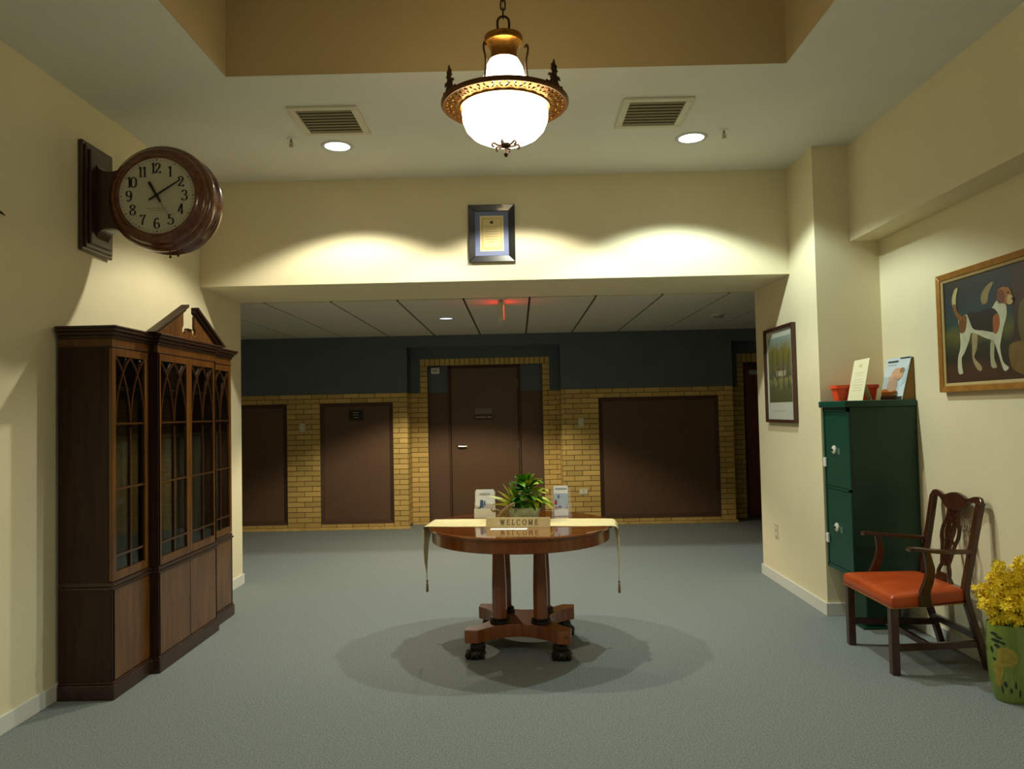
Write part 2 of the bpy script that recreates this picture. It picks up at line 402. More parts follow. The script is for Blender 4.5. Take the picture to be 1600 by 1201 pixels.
# outlet on the pier side wall
p = at(1214, 829, 0, XR1); t = thing('wall_outlet', (XR1, p.y, p.z), 'cream outlet low on the wall below the framed landscape print', 'outlet')
bx(XR1-.007, XR1+.003, p.y-.037, p.y+.037, p.z-.06, p.z+.06).build('cover_plate', mat('cream_plate', (200, 188, 150), .5), t, bevel=.002)
for k in (-1, 1): bx(XR1-.009, XR1-.006, p.y-.016, p.y+.016, p.z+k*.026-.014, p.z+k*.026+.014).build('socket', M_white, t, bevel=.002)
# alarm sounder beside the door top
t = thing('alarm_sounder', (-1.13, yd, 2.10), 'small white alarm box above the brown door side panel', 'alarm')
bx(-1.19, -1.07, yd-.04, yd+.001, 2.058, 2.145).build('housing', M_white, t, bevel=.012, segs=3)
bx(-1.165, -1.095, yd-.043, yd-.038, 2.08, 2.125).build('grille', mat('alarm_grille', (178, 176, 166), .6), t, bevel=.004)

# exit sign seen from its edge
t = thing('exit_sign', (-.134, 7.10, ZBC), 'hanging exit sign seen edge-on, glowing red in the hallway', 'sign')
M_red = mat('exit_red_glow', (255, 40, 28), .4, emit=2.5)
bx(-.158, -.110, 6.97, 7.25, 2.352, 2.535).build('housing', mat('exit_housing', (196, 186, 166), .5), t, bevel=.004)
bx(-.150, -.118, 7.06, 7.16, 2.535, ZBC).build('canopy', M_white, t)
# block letters E X I T on both faces
def block(ch, y, M, b):
    wt = .014
    def st(p, q): b.ribbon([p, q], wt, M, 0, .0008)
    if ch == 'E': st((y, 0), (y, .12)); st((y, .007), (y+.045, .007)); st((y, .06), (y+.04, .06)); st((y, .113), (y+.045, .113))
    if ch == 'X': st((y, 0), (y+.045, .12)); st((y+.045, 0), (y, .12))
    if ch == 'I': st((y+.012, 0), (y+.012, .12))
    if ch == 'T': st((y+.022, 0), (y+.022, .12)); st((y, .113), (y+.045, .113))
for s, xx in ((-1, -.158), (1, -.110)):
    b = MB(); Mx = lambda u, v, tt: (xx + s*tt, (7.11 - s*(u-.105)*-1 if s > 0 else 7.11-(u-.105)), 2.384+v)
    k = 0
    for ch, w in (('E', .06), ('X', .06), ('I', .036), ('T', .05)): block(ch, k+.01, Mx, b); k += w
    b.build('exit_letters', M_red, t)
# light the sign throws on the ceiling
for s in (-1, 1):
    ld = bpy.data.lights.new('exit_glow', 'AREA'); ld.shape = 'RECTANGLE'; ld.size = .24; ld.size_y = .12; ld.energy = .5; ld.color = (1, .05, .03)
    lo = bpy.data.objects.new('exit_glow', ld); C.objects.link(lo); lo.parent = t
    lo.location = (s*.032, 0.01, -.09); lo.rotation_euler = (PI/2, 0, s*PI/2)

# smoke detector
p = at(1122, 491, 2, ZBC); t = thing('smoke_detector', (p.x, p.y, ZBC), 'round smoke detector on the hallway tile ceiling', 'detector')
b = MB(); b.lathe([(0, 0), (.075, 0), (.075, -.012), (.06, -.016)], (p.x, p.y, ZBC), 24); b.build('base', M_white, t, smooth=True)
b = MB(); b.lathe([(.06, -.014), (.06, -.03), (.045, -.042), (0, -.044)], (p.x, p.y, ZBC), 24); b.build('cap', mat('detector_cap', (150, 146, 132), .5), t, smooth=True)

# ------------------------------------------------------------------ recessed downlights
def downlight(x, y, z, label, power, col, r=.098, lens=None):
    t = thing('downlight', (x, y, z), label, 'light')
    b = MB(); b.lathe([(r-.012, -.001), (r-.010, -.006), (r+.012, -.005), (r+.016, 0)], (x, y, z), 40); b.build('trim_ring', mat('downlight_trim', (190, 190, 196), .35), t, smooth=True)
    b = MB(); b.lathe([(0, -.003), (r-.010, -.003)], (x, y, z), 40); b.build('lens', lens or M_lens, t)
    if power:
        ld = bpy.data.lights.new('lamp', 'SPOT'); ld.energy = power; ld.color = col; ld.spot_size = CUT; ld.spot_blend = .26; ld.shadow_soft_size = .035
        lo = bpy.data.objects.new('lamp', ld); C.objects.link(lo); lo.parent = t; lo.location = (0, 0, -.03)
downlight(-1.231, 5.251, ZC, 'lit recessed downlight in the ceiling on the bookcase side', SPOT_L, (1, .96, .78))
downlight(.035, 5.251, ZC, 'lit recessed downlight in the ceiling behind the chandelier', SPOT_M, (1, .96, .80))
downlight(1.261, 5.251, ZC, 'lit recessed downlight in the ceiling on the green locker side', SPOT_R, (.82, .97, .90))
downlight(-.762, 8.239, ZBC, 'recessed downlight in the hallway tile ceiling', SPOT_HALL, (1, .90, .66), .085, mat('hall_lens', (225, 225, 240), .3, emit=1.2))

NEAR = 50.0  # unseen pair added for front light, assumed from the room's symmetry
downlight(-1.231, .98, ZC, 'assumed unseen downlight on the camera side of the chandelier, bookcase wall', NEAR, (1, .95, .78))
downlight(1.261, .98, ZC, 'assumed unseen downlight on the camera side of the chandelier, painting wall', NEAR, (.92, .98, .88))

# ceiling vents
def vent(x0, x1, y0, y1, label):
    t = thing('ceiling_vent', ((x0+x1)/2, (y0+y1)/2, ZC), label, 'vent')
    M_v = mat('vent_metal', (206, 200, 176), .5); M_vd = mat('vent_dark', (30, 26, 14), .9); M_sl = mat('vent_slat', (146, 136, 98), .6)
    w = .045
    for k, (a, c, e, g) in enumerate(((x0, x1, y0, y0+w), (x0, x1, y1-w, y1), (x0, x0+w, y0+w, y1-w), (x1-w, x1, y0+w, y1-w))):
        bx(a, c, e, g, ZC-.014, ZC).build('frame_bar', M_v, t, bevel=.004)
    bx(x0+w, x1-w, y0+w, y1-w, ZC-.002, ZC).build('backing', M_vd, t)
    n = 8; st = (y1-y0-2*w)/n
    for k in range(n):
        y = y0+w+(k+.5)*st
        b = MB(); b.add([(x0+w, y-.010, ZC-.009), (x1-w, y-.010, ZC-.009), (x1-w, y+.004, ZC-.014), (x0+w, y+.004, ZC-.014),
                         (x0+w, y-.010, ZC-.007), (x1-w, y-.010, ZC-.007), (x1-w, y+.005, ZC-.012), (x0+w, y+.005, ZC-.012)],
                        [(0, 1, 2, 3), (4, 7, 6, 5), (0, 4, 5, 1), (1, 5, 6, 2), (2, 6, 7, 3), (3, 7, 4, 0)])
        b.build('slat', M_sl, t)
vent(-1.385, -.948, 4.555, 5.02, 'square louvred ceiling vent on the bookcase side of the chandelier')
vent(.690, 1.125, 4.545, 5.02, 'square louvred ceiling vent on the locker side of the chandelier')
def sprinkler(u, w, label):
    p = at(u, w, 2, ZC); t = thing('sprinkler_head', (p.x, p.y, ZC), label, 'sprinkler')
    b = MB(); b.lathe([(0, 0), (.03, 0), (.028, -.006), (.012, -.009), (0, -.009)], (p.x, p.y, ZC), 16); b.build('escutcheon', M_white, t, smooth=True)
    b = MB(); b.lathe([(.008, -.008), (.008, -.026), (.004, -.03), (.004, -.05), (0, -.05)], (p.x, p.y, ZC), 10); 
    b.tube([(p.x-.008, p.y, ZC-.026), (p.x-.014, p.y, ZC-.04), (p.x, p.y, ZC-.055)], .0025, 6); b.tube([(p.x+.008, p.y, ZC-.026), (p.x+.014, p.y, ZC-.04), (p.x, p.y, ZC-.055)], .0025, 6)
    b.build('nozzle', mat('sprinkler_brass', (150, 138, 106), .4, metal=.4), t, smooth=True)
    b = MB(); b.lathe([(0, -.054), (.016, -.055), (.016, -.058), (0, -.058)], (p.x, p.y, ZC), 12); b.build('deflector', MATS['sprinkler_brass'], t)
sprinkler(455, 216, 'small sprinkler head beside the bookcase-side downlight')
sprinkler(1131, 202, 'small sprinkler head beside the locker-side downlight')

# ------------------------------------------------------------------ breakfront bookcase against the left wall
CX = XL+.018; WF, CF = -2.215, -2.165            # back, wing front plane, centre front plane
KY = [4.115, 4.535, 5.405, 5.830]                # wing | centre | wing
bk = thing('bookcase', ((CX+WF)/2, 4.97, 0), 'tall dark mahogany breakfront bookcase with glazed doors and broken pediment', 'bookcase')
secs = [(KY[0], KY[1], WF), (KY[1], KY[2], CF), (KY[2], KY[3], WF)]
def outline(e):          # plan outline grown by e on the visible sides
    return [(CX, KY[0]-e), (WF+e, KY[0]-e), (WF+e, KY[1]-e), (CF+e, KY[1]-e), (CF+e, KY[2]+e), (WF+e, KY[2]+e), (WF+e, KY[3]+e), (CX, KY[3]+e)]
def slab(z0, z1, e, name, m, bev=.003):
    return MB().prism(outline(e), 'z', z0, z1).build(name, m, bk, bevel=bev)
slab(0, .082, .012, 'plinth', M_dwood_h, .006)
slab(.082, .094, .005, 'plinth_moulding', M_dwood_h, .004)
# lower carcass, recessed behind the doors
b = MB(); b.prism(outline(-.018), 'z', .09, .60); b.build('lower_carcass', M_dwood, bk)
bx(CX, WF, KY[0], KY[0]+.02, .094, .592).build('side_panel', M_dwood, bk); bx(CX, WF, KY[3]-.02, KY[3], .094, .592).build('side_panel', M_dwood, bk)
bx(WF-.02, CF, KY[1], KY[1]+.02, .094, .592).build('return_panel', M_dwood, bk); bx(WF-.02, CF, KY[2]-.02, KY[2], .094, .592).build('return_panel', M_dwood, bk)
lower = [(KY[0]+.004, KY[1]-.002, WF), (KY[1]+.004, 4.968, CF), (4.974, KY[2]-.004, CF), (KY[2]+.002, KY[3]-.004, WF)]
for a, c, x in lower:
    d = bx(x-.02, x, a, c, .098, .586).build('cupboard_door', M_fwood, bk, bevel=.003)
for y in (4.955,):
    b = MB(); b.lathe([(.006, 0), (.006, .002), (0, .002)], (CF, y, .34), 12, 'x'); b.build('key_escutcheon', mat('old_brass', (120, 92, 44), .4, metal=.9), bk)
slab(.588, .602, .010, 'waist_moulding', M_dwood_h, .005)
slab(.602, .626, .002, 'waist_rail', M_dwood_h, .004)
# upper carcass as boards (hollow behind the glass)
UT = 1.955
bx(CX, CX+.012, KY[0]+.02, KY[3]-.02, .62, UT).build('back_board', M_dwood, bk)
for y in (KY[0], KY[3]-.022): bx(CX, WF-.0225, y, y+.022, .62, 1.910).build('side_panel', M_dwood, bk)
for y in (KY[1]-.002, KY[2]-.020): bx(CX+.01, CF-.022, y, y+.022, .62, UT).build('partition', M_dwood, bk)
b = MB(); b.prism(outline(-.024), 'z', 1.93, UT); b.build('top_board', M_dwood, bk)
SH = [1.39, 1.68]
for y0, y1, x in secs:
    for z in SH:
        bx(CX+.012, x-.05, y0+.022, y1-.022, z, z+.018).build('shelf', M_dwood_h, bk)
slab(1.912, 1.958, .0, 'frieze', M_fwood, .003)
slab(1.908, 1.914, .004, 'frieze_bead', M_dwood_h, .002)
# cornice: three stepped mouldings
for k, (z0, z1, e) in enumerate(((1.958, 1.975, .008), (1.975, 1.995, .020), (1.995, 2.012, .036), (2.012, 2.024, .044))):
    slab(z0, z1, e, 'cornice', M_dwood_h, .004)
# glazed doors
M_pane = mat('cabinet_glass', (220, 228, 222), .03, trans=1.0, ior=1.25, spec=.35)
M_munt = mat('muntin_mahogany', (64, 36, 18), .25, coat=.6, croughness=.12)
def glazed(y0, y1, x):
    z0, z1 = .630, 1.906; st = .036; rb, rtp = .048, .044
    d = thing_door = None
    b = MB(); b.box(x-.022, x, y0, y0+st, z0, z1); b.box(x-.022, x, y1-st, y1, z0, z1); b.box(x-.022, x, y0+st, y1-st, z0, z0+rb); b.box(x-.022, x, y0+st, y1-st, z1-rtp, z1)
    d = b.build('glazed_door', M_fwood, bk, bevel=.002)
    a, c, e, g = y0+st, y1-st, z0+rb, z1-rtp
    bx(x-.014, x-.011, a, c, e, g).build('glass_pane', M_pane, d)
    m = (a+c)/2; w = .012; X0, X1 = x-.016, x-.001
    bx(X0, X1, m-w/2, m+w/2, e, g-.38).build('muntin', M_munt, d)
    for z in (.764, 1.127, 1.486): bx(X0+.0015, X1+.0015, a, c, z-w/2, z+w/2).build('muntin', M_munt, d)
    for (p, q) in ((a, m), (m, c)):               # crossing pointed-arch bars
        zs = g-.40; Mm = lambda u, v, t: (t, u, v)
        for s in (0, 1):
            u0, u1 = (p, q) if s == 0 else (q, p)
            pts = []
            for k in range(15):
                f = k/14; ang = f*math.radians(66)
                # arc springing vertical at u0, sweeping to u1 at the top
                pts.append((u0+(u1-u0)*(1-math.cos(ang))/(1-math.cos(math.radians(66))), zs+(g-zs)*math.sin(ang)/math.sin(math.radians(66))))
            MB().ribbon(pts, .012, Mm, X0-.0005*s, X1-.002*s).build('arched_muntin', M_munt, d)
glazed(KY[0]+.002, KY[1]-.022, WF); glazed(KY[1]+.004, 4.968, CF); glazed(4.972, KY[2]-.004, CF); glazed(KY[2]+.004, KY[3]-.002, WF)
for y in (KY[1], KY[2]-.022): bx(WF-.02, CF-.0, y+.0, y+.022, .626, 1.91).build('return_panel', M_dwood, bk)
bx(WF-.022, WF, KY[1]-.022, KY[1], .626, 1.91).build('return_panel', M_dwood, bk)
# broken pediment over the centre
def ped(side):
    yc = (KY[1]+KY[2])/2; s = side
    Y = lambda d: yc + s*d
    hw = (KY[2]-KY[1])/2+.04; gp = .072; za = 2.215
    board = [(Y(0), 2.024), (Y(hw-.03), 2.024), (Y(gp+.012), za-.022), (Y(gp+.012), 2.115), (Y(gp+.03), 2.092), (Y(gp+.028), 2.068), (Y(gp+.008), 2.056), (Y(gp-.012), 2.062), (Y(gp-.020), 2.078), (Y(gp-.034), 2.090), (Y(.0), 2.090)]
    MB().prism(board, 'x', CF-.016, CF+.002).build('pediment_board', M_fwood, bk, bevel=.002)
    for k, (o0, o1, xf) in enumerate(((-.004, .016, .016), (.016, .034, .036))):
        dx, dz = (hw-gp), (za-2.024); L = math.hypot(dx, dz); nx, nz = dz/L, dx/L; sl = dz/dx
        base = lambda o: hw+ (nx*o + nz*o/sl)
        top = lambda o: za + (nz*o + nx*o*sl)
        poly = [(Y(base(o0)), 2.024), (Y(gp), top(o0)), (Y(gp), top(o1)), (Y(base(o1)), 2.024)]
        MB().prism(poly, 'x', CF-.018, CF+xf).build('raking_cornice', M_dwood_h, bk, bevel=.003)
ped(-1); ped(1)
bx(CF-.02, CF+.012, 4.938, 5.002, 2.090, 2.100).build('finial_pedestal', M_dwood_h, bk, bevel=.003)
# pleated lining that shows dimly behind the lower glass of each door
M_lin = mat('dark_pleated_fabric', (58, 56, 44), .9, var=.15, scale=30)
for y0, y1, x in ((KY[0]+.03, KY[1]-.03, WF), (KY[1]+.03, 4.95, CF), (4.99, KY[2]-.03, CF), (KY[2]+.03, KY[3]-.03, WF)):
    n = 49; rows = []
    for z, amp in ((.66, .012), (1.0, .011), (1.33, .008), (1.385, .004)):
        rows.append([(x-.075+amp*math.sin(2*PI*4.5*i/(n-1)+(y0*7)+.4*math.sin(i*.7)), y0+(y1-y0)*i/(n-1), z) for i in range(n)])
    b = MB(); b.loft(rows, cap=False, loop=False); b.build('pleated_lining', M_lin, bk, smooth=True)

# ------------------------------------------------------------------ station clock on the left wall
ck = thing('wall_clock', (XL, 4.49, 2.82), 'double-sided round wooden clock on a bracket above the bookcase', 'clock')
M_ck = mat('clock_mahogany', (78, 38, 10), .26, col2=(112, 60, 20), scale=5, stretch=(6, 6, 6), coat=.7, croughness=.1)
M_ckd = mat('clock_dark_mahogany', (44, 20, 10), .3, col2=(62, 30, 14), scale=4, stretch=(9, 9, 1), coat=.5, croughness=.15)
PX = XL+.002
for k, (a, c, e, g, x0, x1) in enumerate(((4.325, 4.655, 2.500, 3.150, 0, .026), (4.345, 4.635, 2.520, 3.130, .026, .038), (4.37, 4.61, 2.545, 3.105, .038, .052))):
    bx(PX+x0, PX+x1, a, c, e, g).build('back_plate', M_ckd, ck, bevel=.006)
KX, KZ, KYc = -2.085, 2.815, 4.492
arm = cr([(PX+.05, 3.035), (PX+.075, 3.0), (PX+.13, 2.985), (PX+.19, 3.0), (PX+.25, 3.05), (PX+.33, 3.05), (PX+.33, 2.58), (PX+.25, 2.59), (PX+.19, 2.63), (PX+.13, 2.645), (PX+.075, 2.63), (PX+.05, 2.585)], 4)
MB().prism(arm, 'y', 4.425, 4.56).build('bracket_arm', M_ckd, ck, bevel=.006)
def drum(sgn):
    pr = [(.222, .126), (.228, .140), (.238, .142), (.247, .132), (.256, .128), (.272, .126), (.285, .112), (.290, .098), (.303, .092), (.314, .074), (.317, .052), (.313, .032), (.303, .020), (.297, .0)]
    return [(r, sgn*h) for r, h in pr]
for s in (-1, 1):
    b = MB(); b.lathe(drum(s), (KX, KYc, KZ), 72, 'y'); b.build('bezel', M_ck, ck, smooth=True)
yf = KYc-.128
b = MB(); b.lathe([(0, 0), (.226, 0)], (KX, yf, KZ), 64, 'y'); dial = b.build('dial', mat('clock_dial', (196, 190, 168), .5), ck)
b = MB(); b.lathe([(0, 0), (.226, 0)], (KX, KYc+.128, KZ), 64, 'y'); b.build('dial', MATS['clock_dial'], ck)
M_ink = mat('black_ink', (16, 15, 14), .6)
GL = {
 '0': [[(.28, 1), (.06, .78), (.06, .22), (.28, 0), (.5, .22), (.5, .78), (.28, 1)]],
 '1': [[(.28, 0), (.28, 1)], [(.10, .84), (.28, .98)], [(.10, .02), (.46, .02)]],
 '2': [[(.12, .70), (.10, .84), (.28, .99), (.48, .84), (.46, .60), (.22, .26), (.06, .05)], [(.06, .05), (.28, .09), (.52, .03), (.54, .18)]],
 '3': [[(.08, .80), (.14, .94), (.28, .99), (.46, .86), (.44, .62), (.24, .53)], [(.24, .53), (.48, .42), (.50, .16), (.28, 0), (.08, .06), (.07, .20)]],
 '4': [[(.38, 0), (.38, 1)], [(.38, 1), (.02, .27)], [(.02, .26), (.56, .26)], [(.24, .02), (.52, .02)]],
 '5': [[(.14, .98), (.12, .56)], [(.12, .95), (.48, .97)], [(.12, .56), (.30, .63), (.50, .50), (.50, .16), (.28, 0), (.08, .06), (.07, .20)]],
 '6': [[(.46, .86), (.30, .99), (.10, .78), (.05, .34), (.14, .06), (.30, 0), (.48, .12), (.50, .38), (.34, .56), (.14, .48), (.07, .34)]],
 '7': [[(.06, .80), (.10, .96), (.30, .90), (.52, .98)], [(.52, .98), (.30, .50), (.22, 0)]],
 '8': [[(.28, .54), (.10, .68), (.10, .88), (.28, 1), (.46, .88), (.46, .68), (.28, .54), (.06, .36), (.06, .12), (.28, 0), (.50, .12), (.50, .36), (.28, .54)]],
 '9': [[(.10, .14), (.26, .01), (.46, .22), (.51, .66), (.42, .94), (.26, 1), (.08, .88), (.06, .62), (.22, .44), (.42, .52), (.49, .66)]],
 'W': [[(0, 1), (.2, 0)], [(.2, 0), (.38, 1)], [(.38, 1), (.58, 0)], [(.58, 0), (.76, 1)], [(-.08, .98), (.1, .98)], [(.66, .98), (.86, .98)]],
 'E': [[(.1, 0), (.1, 1)], [(0, .98), (.5, .98)], [(0, .02), (.54, .02)], [(.1, .52), (.38, .52)], [(.5, .98), (.5, .8)], [(.54, .02), (.56, .22)], [(.38, .42), (.38, .62)]],
 'L': [[(.12, 0), (.12, 1)], [(0, .98), (.26, .98)], [(0, .02), (.5, .02)], [(.5, .02), (.52, .24)]],
 'C': [[(.64, .78), (.52, .94), (.34, 1), (.08, .78), (.04, .5), (.10, .2), (.34, 0), (.54, .06), (.66, .22)]],
 'O': [[(.38, 1), (.08, .78), (.04, .5), (.08, .22), (.38, 0), (.68, .22), (.72, .5), (.68, .78), (.38, 1)]],
 'M': [[(.1, 0), (.1, 1)], [(.1, 1), (.4, .05)], [(.4, .05), (.7, 1)], [(.7, 1), (.7, 0)], [(0, .02), (.2, .02)], [(.6, .02), (.82, .02)]],
}
GW = {'W': .86, 'E': .62, 'L': .58, 'C': .74, 'O': .80, 'M': .88}
def glyph(b, ch, x, y, h, M, thick=.155, thin=.045, t=.0012):
    for stq in GL[ch]:
        pts = cr(stq, 5) if len(stq) > 2 else stq
        pts = [(x+p[0]*h, y+p[1]*h) for p in pts]
        b.ribbon(pts, lambda dx, dy, f: h*(thin+(thick-thin)*abs(dy)**1.5), M, 0, t)
Mf = lambda u, v, t: (u, yf-.001-t, v)
for hr in range(1, 13):
    a = PI/2-hr*PI/6; b = MB(); s = str(hr); h = .061
    cx0, cz0 = KX+.163*math.cos(a), KZ+.163*math.sin(a)
    ww = [.40 if c == '1' else .60 for c in s]; tot = sum(ww)*h
    x = cx0-tot/2 + (-.10*h if s[0] == '1' else 0)
    for c, w in zip(s, ww): glyph(b, c, x, cz0-h/2, h, Mf); x += w*h
    b.build('numeral', M_ink, dial)
b = MB()
for k in range(60):
    a = k*PI/30; r0, r1 = .206, (.213 if k % 5 else .216); w = .0022 if k % 5 else .005
    b.ribbon([(KX+r0*math.cos(a), KZ+r0*math.sin(a)), (KX+r1*math.cos(a), KZ+r1*math.sin(a))], w, Mf, 0, .001)
o = b.build('minute_marks', M_ink, dial)
b = MB()
for z, w in ((-.075, .06), (-.088, .045)): b.box(KX-w+.0, KX+w, yf-.0016, yf, KZ+z-.0012, KZ+z+.0012)
b.build('maker_lettering', mat('faint_print', (140, 132, 112), .6), dial)
def hand(name, ang, r0, r1, w0, w1, y, m):
    a = PI/2-math.radians(ang); dx, dz = math.cos(a), math.sin(a)
    b = MB(); b.ribbon([(KX+dx*r0, KZ+dz*r0), (KX, KZ), (KX+dx*r1*.6, KZ+dz*r1*.6), (KX+dx*r1, KZ+dz*r1)], lambda p, q, f: w0+(w1-w0)*f, lambda u, v, t: (u, y-t, v), 0, .002)
    b.build(name, m, ck)
hand('hour_hand', 331, -.045, .092, .013, .016, yf-.006, M_ink)
hand('minute_hand', 58, -.05, .168, .012, .007, yf-.010, M_ink)
hand('second_hand', 149, -.02, .155, .0028, .0022, yf-.014, mat('thin_hand', (96, 84, 60), .5))
b = MB(); b.lathe([(0, -.018), (.009, -.018), (.011, 0)], (KX, yf, KZ), 16, 'y'); b.build('hand_boss', M_ink, ck)
for dx in (.028, .075):
    zz = KZ-math.sqrt(.312**2-(dx+.0)**2); b = MB(); b.lathe([(.003, .006), (.003, -.02), (.007, -.023), (.006, -.036), (0, -.038)], (KX+dx, KYc-.02, zz), 10)
    b.build('pull_knob', mat('dark_brass', (60, 44, 24), .4, metal=.6), ck, smooth=True)
# tip of a fitting on the wall at the picture edge
p = at(2, 336, 0, XL); t = thing('wall_hook', (XL, p.y-.05, p.z), 'small dark metal hook on the left wall before the clock', 'hook')
b = MB(); b.lathe([(0, 0), (.018, 0), (.016, .005), (0, .006)], (XL, p.y-.06, p.z+.015), 14, 'x'); b.build('rosette', MATS['dark_brass'], t)
b = MB(); b.tube([(XL+.004, p.y-.06, p.z+.015), (XL+.012, p.y-.045, p.z+.012), (XL+.014, p.y-.02, p.z+.006), (XL+.012, p.y+.012, p.z)], [.007, .007, .006, .002], 8); b.build('hook_arm', MATS['dark_brass'], t, smooth=True)

# ------------------------------------------------------------------ chandelier
CHX, CHY, RZ = -.026, 3.15, 2.797
ch = thing('chandelier', (CHX, CHY, ZT), 'ornate brass bowl chandelier with glowing white glass hanging on a chain', 'chandelier')
M_br = mat('antique_brass', (150, 104, 42), .35, metal=.85, var=.3, scale=40, bump=.3, bscale=120)
M_brd = mat('dark_bronze', (62, 38, 20), .45, metal=.6, var=.25, scale=50)
b = MB(); b.lathe([(0.150, -.002), (.176, .0), (.182, -.03), (.179, -.065), (.165, -.10), (.138, -.128), (.10, -.147), (.05, -.158), (0, -.161)], (CHX, CHY, RZ), 56); b.build('glass_bowl', M_glow, ch, smooth=True)
b = MB(); b.lathe([(.098, .004), (.097, .04), (.090, .09), (.078, .135), (.062, .165)], (CHX, CHY, RZ+.03), 40); b.build('upper_shade', M_glow, ch, smooth=True)
b = MB(); b.lathe([(.252, .012), (.260, .018), (.269, .014), (.270, .004), (.262, -.004), (.252, .0), (.252, .012)], (CHX, CHY, RZ), 72); b.build('outer_rim', mat('rim_bronze', (110, 70, 32), .4, metal=.6, var=.2, scale=40), ch, smooth=True)
b = MB(); b.lathe([(.180, .006), (.190, .010), (.194, .0), (.190, -.008), (.181, -.006), (.180, .006)], (CHX, CHY, RZ-.004), 72); b.build('inner_rim', M_br, ch, smooth=True)
# pierced band: scroll leaves between the rims, each a casting
nb = 24
for k in range(nb):
    a0 = 2*PI*k/nb; b = MB()
    def Mr(u, v, t, a0=a0):      # u = angle, v = radius fraction
        r = .190+v*.066; a = a0+u; return (CHX+r*math.cos(a), CHY+r*math.sin(a), RZ-.002+v*.008+t)
    d = 2*PI/nb; wv = .05
    def band(pts, w):
        n = len(pts); Lp = []
        P = [Vector(Mr(p[0]*d, p[1], 0)) for p in pts]
        rings = []
        for i in range(n):
            tg = (P[min(i+1, n-1)]-P[max(i-1, 0)]).normalized(); nn = Vector((0, 0, 1)).cross(tg).normalized()*w/2; zz = Vector((0, 0, .004))
            rings.append([tuple(P[i]+nn-zz), tuple(P[i]-nn-zz), tuple(P[i]-nn+zz), tuple(P[i]+nn+zz)])
        b.loft(rings)
    band(cr([(.05, .05), (.35, .35), (.5, .75), (.3, .95), (.12, .75), (.25, .55)], 4), .011)
    band(cr([(.95, .05), (.65, .35), (.55, .75), (.75, .95), (.9, .7), (.78, .5)], 4), .011)
    band([(.0, .0), (.0, 1.0)], .010); band([(.3, .2), (.7, .2)], .012)
    b.build('scroll_leaf', M_br, ch)
def crest(ang, s=1.):
    ca, sa = math.cos(ang), math.sin(ang); R0 = .262
    def M(u, v, t): return (CHX+R0*ca-u*sa*s+t*ca, CHY+R0*sa+u*ca*s+t*sa, RZ+.008+v*s)
    b = MB()
    out = [(-.05, 0), (-.046, .012), (-.03, .010), (-.020, .022), (-.024, .034), (-.036, .030), (-.030, .042), (-.016, .042), (-.012, .05), (-.022, .062), (-.014, .066), (-.016, .08), (-.007, .082), (0, .10)]
    out = out + [(-p[0], p[1]) for p in out[-2::-1]]
    n = len(out)
    b.add([M(p[0], p[1], -.003) for p in out]+[M(p[0], p[1], .003) for p in out], [tuple(range(n)), tuple(range(2*n-1, n-1, -1))]+[(i, (i+1) % n, n+(i+1) % n, n+i) for i in range(n)])
    b.build('palmette_crest', M_brd, ch)
for a in (-148, -40, 38): crest(math.radians(a), 1.1)
# neck and cap
NZ = 2.985
b = MB(); b.lathe([(.080, -.035), (.076, -.02), (.062, -.010), (.057, .000), (.055, .004), (.055, .050), (.058, .056), (.064, .066), (.074, .076), (.080, .080), (.082, .088), (.079, .094), (.082, .100), (.081, .108), (.074, .112), (.03, .114), (.014, .120), (.010, .132), (0, .134)], (CHX, CHY, NZ), 44)
b.build('brass_neck', M_br, ch, smooth=True)
for a in (70, 190, 310):
    a = math.radians(a+30); ca, sa = math.cos(a), math.sin(a); P = lambda r, z: (CHX+r*ca, CHY+r*sa, z)
    b = MB(); b.tube(cr([P(.252, RZ+.012), P(.19, RZ+.02), P(.125, RZ+.04), P(.105, RZ+.10), P(.098, RZ+.17), P(.108, RZ+.22), P(.104, RZ+.245), P(.094, RZ+.235)], 5), .0045, 8)
    b.build('scroll_arm', M_brd, ch, smooth=True)
# bottom finial with leaves
b = MB(); b.lathe([(.0, -.158), (.022, -.162), (.016, -.175), (.006, -.18), (.005, -.196), (.010, -.203), (.006, -.214), (0, -.219)], (CHX, CHY, RZ), 20); b.build('finial', M_brd, ch, smooth=True)
for k in range(6):
    a = k*PI/3+.26; ca, sa = math.cos(a), math.sin(a)
    P = lambda r, z: (CHX+r*ca, CHY+r*sa, RZ+z)
    b = MB(); b.tube(cr([P(.012, -.170), P(.034, -.168), P(.052, -.160), P(.060, -.170), P(.05, -.178)], 4), [.005]*16+[.003], 6)
    b.build('finial_leaf', M_brd, ch, smooth=True)
# loop and chain
def link(z, h, w, r, ang, name='chain_link'):
    pts = []
    for k in range(20):
        a = 2*PI*k/20; x = w*math.cos(a); zz = (h-w)*(1 if math.sin(a) > 0 else -1)*(1 if abs(math.sin(a)) > .2 else 0)+w*math.sin(a)
        pts.append((CHX+x*math.cos(ang), CHY+x*math.sin(ang), z+zz))
    pts.append(pts[0]); b = MB(); b.tube(pts, r, 8, cap=False); b.build(name, M_brd, ch, smooth=True)
link(NZ+.166, .034, .025, .005, 0, 'hanging_loop')
z = NZ+.166+.034+.013; k = 0
while z < ZT-.03:
    link(z, .022, .010, .0032, PI/2 if k % 2 == 0 else .2); z += .036; k += 1
b = MB(); b.lathe([(0, 0), (.065, 0), (.06, -.015), (.03, -.035), (.012, -.04), (0, -.04)], (CHX, CHY, ZT), 28); b.build('ceiling_canopy', M_br, ch, smooth=True)

